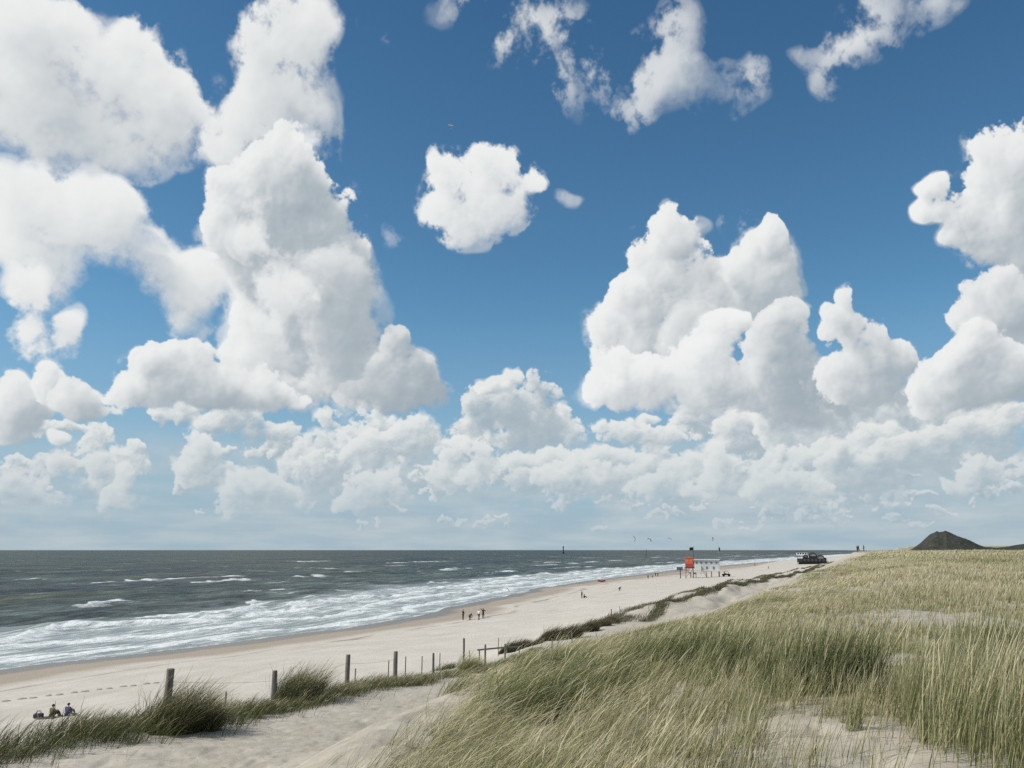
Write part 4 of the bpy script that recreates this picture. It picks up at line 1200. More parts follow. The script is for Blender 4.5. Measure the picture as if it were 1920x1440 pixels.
def wire(a, b, drop, r, label, name="fence_wire", mat=None, sag=0.05):
    pts = []
    for k in range(9):
        u = k / 8
        p = a.lerp(b, u)
        pts.append(p - Vector((0, 0, drop + sag * math.sin(math.pi * u))))
    o0 = pts[0].copy()
    o = MB().tube([p - o0 for p in pts], r, 5).build(name, mat or m_wire, label=label, cat="wire")
    o.location = o0
    return o


wire(post_tops[PA], post_tops[PB], 0.30, 0.004, "wire strung from the leaning post to the second thick post")
wire(post_tops[PB], post_tops[PC], 0.30, 0.004, "wire strung from the second thick post to the third one")
wire(post_tops[PC], post_tops[PD], 0.32, 0.004, "wire strung from the third thick post to the fourth one")
ra, rb = Vector((-2.0, 51.5, float(height(-2.0, 51.5)) + 0.80)), Vector((0.55, 58.6, float(height(0.55, 58.6)) + 0.62))
b = MB()
b.tube([(0, 0, 0), tuple((rb - ra) * 0.5 + Vector((0, 0, 0.03))), tuple(rb - ra)], [0.045, 0.05, 0.042], 8)
b.tube([(0.1, 0.3, -1.0), (0.1, 0.3, 0.02)], 0.04, 8)
b.tube([tuple((rb - ra) * 0.97 + Vector((0, 0, -0.9))), tuple((rb - ra) * 0.97)], 0.04, 8)
o = b.build("fence_rail", m_post, label="dark wooden rail running along the bank to the nearest rounded shrub", cat="rail")
o.location = ra

# footprints in a line over the beach: little craters with a pushed-up rim
b = MB()
q = random.Random(4)
for k in range(15):
    u = k / 14
    x, y = -39.6 + (-29.6 + 39.6) * u, 66.8 + (74.6 - 66.8) * u + 0.35 * ((k % 2) - 0.5)
    z = float(height(x, y))
    ax, ay = 0.19 * q.uniform(0.8, 1.3), 0.15
    ca, sa = 0.79, 0.61
    rings = []
    for (f, dz) in ((1.6, 0.0), (1.1, 0.085), (0.75, 0.02), (0.25, 0.012)):
        ring = []
        for i in range(12):
            a = 2 * math.pi * i / 12
            u_, v_ = math.cos(a) * ax * f, math.sin(a) * ay * f
            xx, yy = x + u_ * ca - v_ * sa, y + u_ * sa + v_ * ca
            ring.append(b.bm.verts.new((xx, yy, float(height(xx, yy)) + dz * q.uniform(0.8, 1.2))))
        rings.append(ring)
    for r0, r1 in zip(rings, rings[1:]):
        for i in range(12):
            b.bm.faces.new((r0[i], r0[(i + 1) % 12], r1[(i + 1) % 12], r1[i]))
    b.bm.faces.new(rings[-1])
m_damp = paint("disturbed_sand", (0.30, 0.265, 0.22), 0.95, 0.2, 0.12, 6.0)
b.build("footprints", m_damp, smooth=True, kind="stuff", label="line of footprints crossing the pale beach")


# ------------------------------------------------------------------ people
def cloth(name, rgb):
    return paint(name, rgb, 0.9, 0.15, 0.18, 9.0)


m_skin = paint("skin", (0.50, 0.32, 0.23), 0.6, 0.35, 0.08, 6.0)
m_hair = paint("dark_hair", (0.045, 0.032, 0.024), 0.7, 0.3)
m_fair = paint("fair_hair", (0.30, 0.22, 0.12), 0.7, 0.3)
CLOTH = {k: cloth(k + "_cloth", v) for k, v in dict(black=(0.018, 0.018, 0.02), charcoal=(0.045, 0.047, 0.05), navy=(0.030, 0.036, 0.085), blue=(0.055, 0.065, 0.17), olive=(0.11, 0.11, 0.07), grey=(0.20, 0.20, 0.19),
                                                   white=(0.72, 0.72, 0.70), brown=(0.07, 0.05, 0.035), jeans=(0.06, 0.08, 0.13), red=(0.30, 0.04, 0.035)).items()}


def skin_mesh(name, verts, edges, radii, mat, parent, subs=2):
    me = bpy.data.meshes.new(name)
    me.from_pydata(verts, edges, [])
    o = link(bpy.data.objects.new(name, me), parent)
    sk = o.modifiers.new("skin", 'SKIN')
    sk.use_smooth_shade = True
    lay = me.skin_vertices[0].data if me.skin_vertices else None
    if lay is None:
        bm = bmesh.new()
        bm.from_mesh(me)
        bm.verts.layers.skin.verify()
        bm.to_mesh(me)
        bm.free()
        lay = me.skin_vertices[0].data
    for i, r in enumerate(radii):
        lay[i].radius = r if isinstance(r, tuple) else (r, r)
        lay[i].use_root = (i == 0)
    sb = o.modifiers.new("smooth", 'SUBSURF')
    sb.levels = sb.render_levels = subs
    me.materials.append(mat)
    return o


def pose_joints(pose):
    """joint positions of a 1.74 m figure facing -y; feet on z = 0"""
    J = dict(pel=(0, 0, 0.93), wai=(0, 0, 1.08), che=(0, 0.01, 1.30), nec=(0, 0.0, 1.47), hea=(0, -0.02, 1.58), top=(0, -0.015, 1.68), nos=(0, -0.115, 1.585))
    for sd, sg in (("L", 1), ("R", -1)):
        J["hip" + sd] = (0.09 * sg, 0, 0.90)
        J["kne" + sd] = (0.10 * sg, -0.01, 0.50)
        J["ank" + sd] = (0.10 * sg, 0.02, 0.09)
        J["toe" + sd] = (0.12 * sg, -0.15, 0.035)
        J["sho" + sd] = (0.18 * sg, 0.01, 1.40)
        J["elb" + sd] = (0.24 * sg, 0.03, 1.13)
        J["wri" + sd] = (0.25 * sg, -0.05, 0.88)
        J["han" + sd] = (0.25 * sg, -0.08, 0.79)
    if pose == "walk":
        J.update(kneL=(0.10, -0.16, 0.52), ankL=(0.10, -0.26, 0.11), toeL=(0.11, -0.42, 0.06), kneR=(-0.10, 0.05, 0.50), ankR=(-0.10, 0.34, 0.15), toeR=(-0.11, 0.22, 0.035),
                 elbL=(0.25, 0.16, 1.15), wriL=(0.25, 0.10, 0.92), hanL=(0.25, 0.06, 0.84), elbR=(-0.25, -0.10, 1.15), wriR=(-0.24, -0.28, 1.0), hanR=(-0.24, -0.34, 0.94))
    if pose == "armsup":
        J.update(elbL=(0.40, -0.03, 1.50), wriL=(0.44, -0.05, 1.74), hanL=(0.45, -0.05, 1.83), elbR=(-0.36, -0.05, 1.22), wriR=(-0.40, -0.25, 1.36), hanR=(-0.41, -0.32, 1.40))
    if pose == "hold":
        J.update(elbL=(0.25, -0.06, 1.14), wriL=(0.14, -0.26, 1.12), hanL=(0.09, -0.33, 1.13), elbR=(-0.25, -0.06, 1.14), wriR=(-0.14, -0.26, 1.12), hanR=(-0.09, -0.33, 1.13))
    if pose == "bend":
        J.update(pel=(0, 0.10, 0.66), wai=(0, 0.0, 0.80), che=(0, -0.20, 0.92), nec=(0, -0.36, 0.98), hea=(0, -0.46, 1.02), top=(0, -0.52, 1.10), nos=(0, -0.56, 0.98))
        for sd, sg in (("L", 1), ("R", -1)):
            J.update({"hip" + sd: (0.09 * sg, 0.10, 0.63), "kne" + sd: (0.13 * sg, -0.16, 0.42), "ank" + sd: (0.11 * sg, 0.04, 0.09), "toe" + sd: (0.12 * sg, -0.13, 0.035),
                      "sho" + sd: (0.18 * sg, -0.30, 0.94), "elb" + sd: (0.20 * sg, -0.34, 0.66), "wri" + sd: (0.15 * sg, -0.46, 0.44), "han" + sd: (0.14 * sg, -0.50, 0.36)})
    if pose == "sit":
        J.update(pel=(0, 0.06, 0.12), wai=(0, 0.09, 0.27), che=(0, 0.05, 0.50), nec=(0, 0.0, 0.67), hea=(0, -0.03, 0.78), top=(0, -0.02, 0.88), nos=(0, -0.125, 0.78))
        for sd, sg in (("L", 1), ("R", -1)):
            J.update({"hip" + sd: (0.10 * sg, 0.02, 0.11), "kne" + sd: (0.14 * sg, -0.34, 0.43), "ank" + sd: (0.12 * sg, -0.58, 0.09), "toe" + sd: (0.12 * sg, -0.74, 0.035),
                      "sho" + sd: (0.18 * sg, 0.03, 0.60), "elb" + sd: (0.23 * sg, -0.12, 0.38), "wri" + sd: (0.11 * sg, -0.32, 0.46), "han" + sd: (0.06 * sg, -0.38, 0.47)})
    return J


def person(x, y, face, pose, top, legs, label, scale=1.0, hair=None, group=None, bare_legs=False, z=None):
    zz = float(height(x, y)) if z is None else z
    root = thing("person", (x, y, zz), label, "person", group, face)
    root.scale = (scale, scale, scale)
    J = pose_joints(pose)
    names, verts, edges, rad = {}, [], [], []

    def add(n, r, to=None):
        names[n] = len(verts)
        verts.append(J[n])
        rad.append(r)
        if to:
            edges.append((names[to], names[n]))
    add("pel", (0.125, 0.10)); add("wai", (0.11, 0.085), "pel"); add("che", (0.135, 0.095), "wai"); add("nec", 0.052, "che"); add("hea", (0.080, 0.098), "nec"); add("top", (0.062, 0.075), "hea")
    add("nos", 0.014, "hea")
    for sd in "LR":
        add("hip" + sd, 0.085, "pel"); add("kne" + sd, 0.058, "hip" + sd); add("ank" + sd, 0.038, "kne" + sd); add("toe" + sd, 0.034, "ank" + sd)
        add("sho" + sd, 0.052, "che"); add("elb" + sd, 0.040, "sho" + sd); add("wri" + sd, 0.028, "elb" + sd)
        add("han" + sd, (0.034, 0.016), "wri" + sd)
        h, w = Vector(J["han" + sd]), Vector(J["wri" + sd])
        dv = (h - w).normalized()
        side = dv.cross(Vector((1, 0, 0))).normalized() if abs(dv.x) < 0.8 else Vector((0, 1, 0))
        for f, (o_, ln) in enumerate(((-0.030, 0.062), (-0.011, 0.074), (0.010, 0.078), (0.030, 0.070))):
            verts.append(tuple(h + side * o_ + dv * 0.02)); rad.append(0.0085); edges.append((names["han" + sd], len(verts) - 1))
            verts.append(tuple(h + side * o_ * 1.15 + dv * ln + Vector((0, -0.012, 0)))); rad.append(0.0075); edges.append((len(verts) - 2, len(verts) - 1))
        verts.append(tuple(w + dv * 0.03 + side * -0.045)); rad.append(0.009); edges.append((names["wri" + sd], len(verts) - 1))
        verts.append(tuple(w + dv * 0.075 + side * -0.06)); rad.append(0.008); edges.append((len(verts) - 2, len(verts) - 1))
    skin_mesh("body", verts, edges, rad, m_skin, root, 1)
    P_ = lambda n: J[n]
    # jacket
    v = [P_("pel"), P_("wai"), P_("che"), P_("shoL"), P_("elbL"), tuple(Vector(J["elbL"]).lerp(Vector(J["wriL"]), 0.85)), P_("shoR"), P_("elbR"), tuple(Vector(J["elbR"]).lerp(Vector(J["wriR"]), 0.85)), tuple(Vector(J["che"]).lerp(Vector(J["nec"]), 0.75))]
    skin_mesh("jacket", v, [(0, 1), (1, 2), (2, 3), (3, 4), (4, 5), (2, 6), (6, 7), (7, 8), (2, 9)], [(0.155, 0.125), (0.15, 0.12), (0.17, 0.125), 0.078, 0.062, 0.048, 0.078, 0.062, 0.048, 0.075], top, root, 1)
    end = 0.30 if bare_legs else 0.94
    v = [tuple(Vector(J["pel"]) + Vector((0, 0, 0.03)))]
    e, r = [], [(0.145, 0.118)]
    for sd in "LR":
        i = len(v)
        k_, a_ = Vector(J["kne" + sd]), Vector(J["ank" + sd])
        v += [P_("hip" + sd), tuple(k_), tuple(k_.lerp(a_, end))]
        e += [(0, i), (i, i + 1), (i + 1, i + 2)]
        r += [0.108, 0.080, 0.060]
    skin_mesh("trousers", v, e, r, legs, root, 1)
    hb = MB()
    up = (Vector(J["top"]) - Vector(J["hea"])).normalized()
    c = Vector(J["hea"]) + up * 0.045 + Vector((0, 0.022, 0))
    hb.ball(tuple(c), 0.098, 0.112, 0.098, 2)
    hb.build("hair", hair or m_hair, root, smooth=True)
    for sg in (1, -1):
        e_ = MB().ball((J["hea"][0] + 0.032 * sg, J["nos"][1] + 0.028, J["hea"][2] + 0.02), 0.012, 0.010, 0.009, 1).build("eye", CLOTH['black'], root)
        s_ = MB()
        t_ = Vector(J["toe" + ("L" if sg > 0 else "R")])
        a_ = Vector(J["ank" + ("L" if sg > 0 else "R")])
        s_.tube([(a_.x, a_.y + 0.05, a_.z - 0.045), (t_.x, t_.y + 0.06, t_.z + 0.008), (t_.x, t_.y - 0.03, t_.z)], [0.046, 0.050, 0.036], 8).build("shoe", CLOTH['charcoal'], root, smooth=True)
    return root


GP = "family group on the wet edge of the beach"
person(-8.35, 150.5, 2.2, "hold", CLOTH['black'], CLOTH['brown'], "dark clad person standing at the left end of the four by the water", group=GP)
person(-7.1, 148.8, 0.6, "bend", CLOTH['charcoal'], CLOTH['black'], "person bending down to the sand, second from the left of the four by the water", group=GP)
person(-5.55, 147.6, 2.6, "walk", CLOTH['white'], CLOTH['charcoal'], "person in a white top walking among the four by the water", hair=m_fair, group=GP)
person(-4.95, 151.5, 2.9, "armsup", CLOTH['black'], CLOTH['black'], "dark clad person with one arm raised, beside the one in white", group=GP)
CP = "couple sitting on the sand"
person(-29.9, 58.6, 2.7, "sit", CLOTH['olive'], CLOTH['charcoal'], "person in olive sitting upright on the sand behind the dark grass", scale=0.9, group=CP)
person(-29.05, 58.9, 2.9, "sit", CLOTH['blue'], CLOTH['navy'], "person in blue sitting on the sand, right one of the pair", scale=0.9, group=CP, hair=m_hair)
person(16.9, 205.5, 1.3, "sit", CLOTH['black'], CLOTH['black'], "dark figure sitting alone in the middle of the far beach")
person(16.3, 205.0, 2.0, "hold", CLOTH['charcoal'], CLOTH['black'], "dark clad person standing right behind the lone sitting figure", scale=0.98)
person(29.0, 237.0, 2.0, "bend", CLOTH['charcoal'], CLOTH['jeans'], "small figure crouching on the bright sand below the red boat")
WG = "people strolling by the water near the lifeguard post"
person(54.0, 347.0, 2.7, "walk", CLOTH['charcoal'], CLOTH['black'], "person walking on the sand, nearest of the group left of the lifeguard post", group=WG)
person(60.0, 374.0, 0.5, "bend", CLOTH['black'], CLOTH['black'], "person stooping at the water left of the lifeguard post", group=WG)
person(65.4, 392.0, 2.4, "hold", CLOTH['black'], CLOTH['charcoal'], "tall dark figure on the waterline left of the lifeguard post", scale=1.05, group=WG)
person(66.0, 402.0, 2.8, "walk", CLOTH['black'], CLOTH['black'], "dark figure wading just behind the tall one on the waterline", group=WG)
person(176.0, 632.0, 2.8, "walk", CLOTH['black'], CLOTH['black'], "tiny dark figure far down the beach, right of the lifeguard post", scale=1.1)
person(151.6, 516.0, 1.0, "walk", CLOTH['black'], CLOTH['charcoal'], "tiny dark figure on the far beach nearer the foredune grass", scale=1.1)
RG = "people on the dune crest against the sky"
person(91.2, 229.5, 2.9, "hold", CLOTH['charcoal'], CLOTH['black'], "left one of three people standing on the dune crest path", group=RG)
person(91.9, 230.5, 0.4, "walk", CLOTH['jeans'], CLOTH['charcoal'], "middle one of three people standing on the dune crest path", group=RG)
person(93.0, 229.8, 1.4, "hold", CLOTH['black'], CLOTH['black'], "right one of three people standing on the dune crest path, slightly apart", group=RG)

# the couple's bag
bx, by = -30.75, 58.5
bag = thing("beach_bag", (bx, by, float(height(bx, by))), "dark purple beach bag on the sand left of the sitting couple", "bag", rot=0.3)
MB().box(-0.30, 0.30, -0.15, 0.15, 0.0, 0.30, 0.06).build("pouch", cloth("purple_cloth", (0.09, 0.065, 0.10)), bag)
for sg in (-1, 1):
    MB().tube([(-0.15, 0.10 * sg, 0.28), (-0.10, 0.11 * sg, 0.44), (0.10, 0.11 * sg, 0.44), (0.15, 0.10 * sg, 0.28)], 0.014, 6).build("handle", CLOTH['charcoal'], bag)
bl = MB()
for i in range(6):
    for j in range(5):
        u0, v0 = -0.70 + 0.2 * i, -0.4 + 0.16 * j
        f = lambda a, b_: (a, b_, 0.035 + 0.025 * math.sin(5 * a + 3 * b_))
        bl.sheet([[f(u0, v0), f(u0 + 0.2, v0), f(u0 + 0.2, v0 + 0.16), f(u0, v0 + 0.16)]])
o = bl.build("beach_blanket", CLOTH['olive'], smooth=True, label="dark olive blanket under the couple on the sand", cat="blanket")
o.location = (-30.0, 58.3, float(height(-30.0, 58.3)))
so = o.modifiers.new("thickness", 'SOLIDIFY')
so.thickness = 0.02

# ------------------------------------------------------------------ red boat at the water's edge
bx, by = 33.9, 331.0
boat = thing("dinghy", (bx, by, float(height(bx, by))), "small dark red dinghy drawn up at the water's edge", "boat", rot=0.25)
m_red = paint("red_hull", (0.24, 0.035, 0.04), 0.45, 0.4)
b = MB()
rings = []
for k in range(9):
    u = -1 + 2 * k / 8
    w = 0.72 * max(0.05, 1 - abs(u) ** 2.6)
    sheer = 0.62 + 0.42 * u * u
    ring = []
    for i in range(9):
        a = math.pi * i / 8
        ring.append(b.bm.verts.new((1.55 * u, -w * math.cos(a), sheer - (sheer - 0.10 - 0.25 * u * u) * math.sin(a))))
    rings.append(ring)
for r0, r1 in zip(rings, rings[1:]):
    for i in range(8):
        b.bm.faces.new((r0[i], r0[i + 1], r1[i + 1], r1[i]))
hull = b.build("hull", m_red, boat, smooth=True)
so = hull.modifiers.new("thickness", 'SOLIDIFY')
so.thickness = 0.05
MB().box(-0.75, -0.45, -0.62, 0.62, 0.45, 0.50).box(0.45, 0.75, -0.62, 0.62, 0.45, 0.50).build("thwart", m_palewood, boat)
MB().box(1.30, 1.62, -0.12, 0.12, 0.75, 1.12, 0.04).tube([(1.5, 0, 0.85), (1.58, 0, 0.25)], 0.05, 6).build("outboard_motor", CLOTH['white'], boat)

# ------------------------------------------------------------------ lifeguard post: a white house on stilts with an orange lookout
m_white = paint("white_boards", (0.74, 0.74, 0.71), 0.6, 0.3, 0.06)
m_orange = paint("orange_paint", (0.72, 0.13, 0.06), 0.5, 0.3, 0.12)
m_deepred = paint("deep_red_paint", (0.40, 0.07, 0.055), 0.55, 0.3, 0.15)
m_glass = paint("window_glass", (0.05, 0.065, 0.075), 0.12, 0.6, 0.1)
m_paleglass = paint("pale_glass", (0.15, 0.18, 0.19), 0.15, 0.6, 0.1)
m_dark = paint("dark_timber", (0.035, 0.034, 0.032), 0.8, 0.25)
m_black = paint("black_boards", (0.022, 0.022, 0.023), 0.7, 0.3)
sx, sy = 74.4, 345.0
sz = float(height(sx, sy))
post_root = thing("lifeguard_post", (sx, sy, sz), "white lifeguard house on stilts standing on the beach behind the orange lookout", "building", rot=-0.21)
post_root.scale = (0.86, 1.0, 1.0)
MB().box(-4.6, 0.35, -2.6, 2.6, 2.25, 4.75, 0.03).build("wall", m_white, post_root)
ext = MB().box(0.35, 8.6, -2.0, 2.6, 2.95, 4.75, 0.03).build("wall", paint("pale_boards", (0.58, 0.61, 0.61), 0.6, 0.3, 0.06), post_root)
MB().box(-4.8, 0.55, -2.8, 2.8, 2.0, 2.25).box(0.55, 8.9, -2.3, 2.8, 2.7, 2.95).build("deck", m_white, post_root)
up = MB().box(-4.1, 8.5, -1.95, 2.4, 4.75, 6.75, 0.03).build("upper_storey", paint("upper_boards", (0.50, 0.54, 0.55), 0.6, 0.3, 0.06), post_root)
for k, x0 in enumerate((-3.6, -1.9, 0.1, 2.3, 4.6, 6.9)):
    MB().box(x0, x0 + 0.85, -2.0, -1.92, 5.35, 6.15).build("window", m_paleglass, up)
MB().box(-4.5, 8.9, -2.35, 2.8, 6.75, 7.0).build("roof", m_white, post_root)
for k, x0 in enumerate((2.6, 5.6)):
    MB().box(x0, x0 + 0.8, -2.06, -1.98, 3.2, 4.3).build("door", m_paleglass, ext)
for (lx, ly) in ((-4.4, -2.4), (-4.4, 2.4), (-2.0, -2.4), (0.3, -2.4), (0.3, 2.4), (2.6, -1.9), (5.0, -1.9), (8.3, -1.9), (5.0, 2.4), (8.3, 2.4)):
    MB().box(lx - 0.14, lx + 0.14, ly - 0.14, ly + 0.14, -0.4, 2.0 if lx < 0.5 else 2.3).build("stilt", m_white if lx in (0.3,) else m_dark, post_root)
st = MB()
for k in range(9):
    st.box(0.9 + 0.27 * k, 1.2 + 0.27 * k, -3.4, -2.4, 2.2 - 0.26 * k, 2.26 - 0.26 * k)
st.tube([(0.9, -3.4, 2.2), (3.2, -3.4, 0.0)], 0.05, 6).tube([(0.9, -3.4, 3.1), (3.2, -3.4, 0.9)], 0.04, 6).build("stairs", m_dark, post_root)
ra_ = MB()
for k in range(12):
    ra_.tube([(-4.7 + 0.47 * k, -2.75, 2.25), (-4.7 + 0.47 * k, -2.75, 3.0)], 0.02, 5)
ra_.tube([(-4.7, -2.75, 3.0), (0.5, -2.75, 3.0)], 0.03, 6).build("railing", m_white, post_root)
MB().box(-3.2, -2.2, -2.68, -2.6, 1.35, 1.95).build("rescue_sign", m_deepred, post_root)

tx, ty = 68.9, 339.0
tz = float(height(tx, ty))
tower = thing("lookout_tower", (tx, ty, tz), "orange lookout tower on dark legs left of the white lifeguard house", "tower", rot=-0.2)
MB().box(-1.55, 1.6, -1.4, 1.4, 4.0, 5.6, 0.04).build("base_wall", m_deepred, tower)
cab = MB().box(-1.45, 1.45, -1.35, 1.35, 5.6, 7.7, 0.04).build("cabin", m_orange, tower)
for sg in (-1, 1):
    MB().box(0.68 * sg - 0.5, 0.68 * sg + 0.5, -1.42, -1.35, 6.4, 7.2).build("window", paint("amber_glass", (0.55, 0.20, 0.13), 0.2, 0.6), cab)
MB().box(-1.7, 1.7, -1.6, 1.6, 7.7, 7.95).build("roof", m_orange, tower)
MB().box(-2.0, 2.0, -1.9, 1.8, 3.75, 4.0).build("deck", m_dark, tower)
for (lx, ly) in ((-1.3, -1.2), (1.3, -1.2), (-1.3, 1.2), (1.3, 1.2)):
    MB().tube([(lx * 1.15, ly * 1.15, -0.3), (lx, ly, 3.75)], 0.14, 8).build("leg", m_deepred if lx < 0 else m_dark, tower)
MB().tube([(-1.4, -1.3, 0.3), (1.3, -1.2, 3.5)], 0.06, 6).tube([(1.4, -1.3, 0.3), (-1.3, -1.2, 3.5)], 0.06, 6).build("brace", m_dark, tower)
mast = MB().tube([(1.75, 0.0, 3.9), (1.8, 0.0, 12.0)], [0.11, 0.06], 8).build("mast", m_dark, tower)
fl = MB()
for i in range(6):
    a, c_ = i / 6, (i + 1) / 6
    f = lambda u, z_: (1.8 - 1.5 * u, 0.12 * math.sin(5 * u), z_ - 0.15 * u)
    fl.sheet([[f(a, 10.7), f(c_, 10.7), f(c_, 11.8), f(a, 11.8)]])
fl.build("flag", CLOTH['black'], mast)

# sign board left of the lookout
hx, hy = 65.6, 340.5
hz = float(height(hx, hy))
sh = thing("sign_board", (hx, hy, hz), "dark flat-topped sign board on one post left of the orange lookout", "sign", rot=-0.2)
MB().tube([(0, 0, -0.3), (0, 0, 3.6)], 0.16, 8).build("pole", m_dark, sh)
MB().box(-1.35, 1.0, -0.08, 0.08, 3.1, 4.4, 0.03).build("board", paint("slate_board", (0.10, 0.12, 0.15), 0.6, 0.3), sh)

fx, fy = 83.2, 350.0
fz = float(height(fx, fy))
fp = thing("flagpole", (fx, fy, fz), "tall thin pole with a narrow dark pennant above the right end of the lifeguard house", "flagpole")
MB().tube([(0, 0, -0.4), (0, 0, 11.8)], [0.09, 0.05], 8).build("pole", paint("pole_grey", (0.22, 0.23, 0.24), 0.5, 0.4), fp)
pn = MB()
for i in range(4):
    a, c_ = i / 4, (i + 1) / 4
    f = lambda u, z_: (0.07 + 0.55 * u, 0.08 * math.sin(6 * u), z_)
    pn.sheet([[f(a, 10.0), f(c_, 10.1), f(c_, 11.3), f(a, 11.6)]])
pn.build("pennant", CLOTH['charcoal'], fp)

# a beach tractor / quad parked beside the stilts
qx, qy = 84.6, 345.0
qz = float(height(qx, qy))
quad = thing("beach_buggy", (qx, qy, qz), "dark open buggy parked at the right end of the lifeguard house", "buggy", rot=-0.15)
MB().box(-1.6, 1.5, -0.7, 0.7, 0.55, 1.05, 0.12).build("body", m_dark, quad)
MB().box(-0.6, 0.1, -0.6, 0.6, 1.05, 1.25, 0.05).box(-0.75, -0.55, -0.6, 0.6, 1.2, 1.8, 0.05).build("seat", CLOTH['charcoal'], quad)
MB().tube([(-0.9, -0.65, 1.0), (-0.8, -0.65, 2.1), (0.6, -0.65, 2.1), (1.0, -0.65, 1.1)], 0.04, 6).tube([(-0.9, 0.65, 1.0), (-0.8, 0.65, 2.1), (0.6, 0.65, 2.1), (1.0, 0.65, 1.1)], 0.04, 6).build("roll_cage", m_dark, quad)
for wx_ in (-1.05, 1.05):
    for wy_ in (-0.75, 0.75):
        w_ = MB().tube([(wx_, wy_ - 0.16, 0.42), (wx_, wy_ + 0.16, 0.42)], 0.42, 18).build("wheel", CLOTH['black'], quad)
        MB().tube([(wx_, wy_ - 0.18, 0.42), (wx_, wy_ + 0.18, 0.42)], 0.20, 12).build("rim", m_glass, w_)

# ------------------------------------------------------------------ dark beach pavilion with arched roofs, far down the beach
vx, vy = 238.5, 690.0
vz = float(height(vx, vy))
pav = thing("beach_pavilion", (vx, vy, vz), "dark beach pavilion with three arched gables behind the foredune", "building", rot=-0.33)
pav.scale = (1.05, 1.0, 0.86)
MB().box(-7.5, 9.5, -4, 5, 2.2, 5.6, 0.04).build("wall", m_black, pav)
MB().box(-10.5, 10.0, -5.6, 5.4, -0.6, 1.9, 0.04).build("plinth", m_dark, pav)
MB().box(-11.5, 11.0, -6.5, 6, 1.9, 2.2).build("deck", m_dark, pav)
MB().box(-11.5, -7.5, -3.0, 4, 2.2, 5.0, 0.04).build("annex", paint("green_black_boards", (0.035, 0.05, 0.048), 0.6, 0.3), pav)
for (gx, r, top) in ((-5.2, 1.9, 6.7), (0.0, 3.0, 7.4), (5.2, 3.1, 5.2)):
    b = MB()
    n = 20
    outer = [(gx + r * math.cos(math.pi * i / n), top - 0.1 + r * math.sin(math.pi * i / n)) for i in range(n + 1)]
    inner = [(gx + (r - 0.8) * math.cos(math.pi * i / n), top - 0.1 + (r - 0.8) * math.sin(math.pi * i / n)) for i in range(n + 1)]
    for i in range(n):
        a0, a1, c0, c1 = outer[i], outer[i + 1], inner[i], inner[i + 1]
        for (p, q_) in (((a0, a1), (-4.4, 5.0)), ((c0, c1), (-4.4, 5.0))):
            b.sheet([[(p[0][0], q_[0], p[0][1]), (p[1][0], q_[0], p[1][1]), (p[1][0], q_[1], p[1][1]), (p[0][0], q_[1], p[0][1])]])
        for yy in (-4.4, 5.0):
            b.sheet([[(a0[0], yy, a0[1]), (a1[0], yy, a1[1]), (c1[0], yy, c1[1]), (c0[0], yy, c0[1])]])
    rf = b.build("roof", m_black, pav)
    g_ = MB()
    for i in range(n):
        g_.sheet([[(gx, -4.1, top - 0.1), (inner[i][0], -4.1, inner[i][1]), (inner[i + 1][0], -4.1, inner[i + 1][1])]])
    g_.build("gable", paint("pale_gable", (0.22, 0.22, 0.23), 0.3, 0.5), rf)
    MB().box(gx - r, gx + r, -4.08, 4.9, 5.2, top - 0.1).build("gable_wall", m_black, pav)
for k in range(6):
    MB().box(-6.8 + 2.7 * k, -5.2 + 2.7 * k, -4.09, -4.0, 2.7, 4.6).build("window", m_glass, pav)
for k in range(8):
    MB().tube([(-11 + 3.1 * k, -6.2, -0.5), (-11 + 3.1 * k, -6.2, 1.9)], 0.16, 8).build("stilt", m_dark, pav)
ra_ = MB()
for k in range(24):
    ra_.tube([(-11.3 + 0.96 * k, -6.4, 2.2), (-11.3 + 0.96 * k, -6.4, 3.2)], 0.03, 5)
ra_.tube([(-11.3, -6.4, 3.2), (10.9, -6.4, 3.2)], 0.04, 6).build("railing", m_dark, pav)

# white beach house beyond
wx0, wy0 = 318.0, 950.0
wz0 = float(height(wx0, wy0))
wh = thing("beach_house", (wx0, wy0, wz0), "low white beach house with a dark roof, far beyond the dark pavilion", "building", rot=-0.3)
MB().box(-7, 4, -4, 4, 6.0, 9.6, 0.05).build("wall", m_white, wh)
MB().box(-7.6, 4.6, -4.6, 4.6, 9.6, 10.0).build("roof", m_dark, wh)
for k in range(4):
    MB().box(-6.4 + 2.6 * k, -4.6 + 2.6 * k, -4.08, -4.0, 7.2, 8.9).build("window", m_glass, wh)
for k in range(5):
    MB().box(-6.6 + 2.7 * k, -6.2 + 2.7 * k, -3.8, -3.4, -1, 6.0).build("stilt", m_dark, wh)

# ------------------------------------------------------------------ out at sea and in the air
bx, by = 177.0, 3000.0
beacon = thing("sea_beacon", (bx, by, 0.0), "tiny dark beacon tower standing on the horizon", "beacon")
MB().tube([(0, 0, -3), (0, 0, 4)], [4.2, 3.6], 12).build("base", m_dark, beacon)
MB().tube([(0, 0, 4), (0, 0, 20)], [2.2, 1.5], 12).build("tower", m_dark, beacon)
MB().tube([(0, 0, 20), (0, 0, 20.4), (0, 0, 23.4), (0, 0, 25.5)], [2.6, 2.4, 2.2, 0.3], 12).build("lantern", m_dark, beacon)

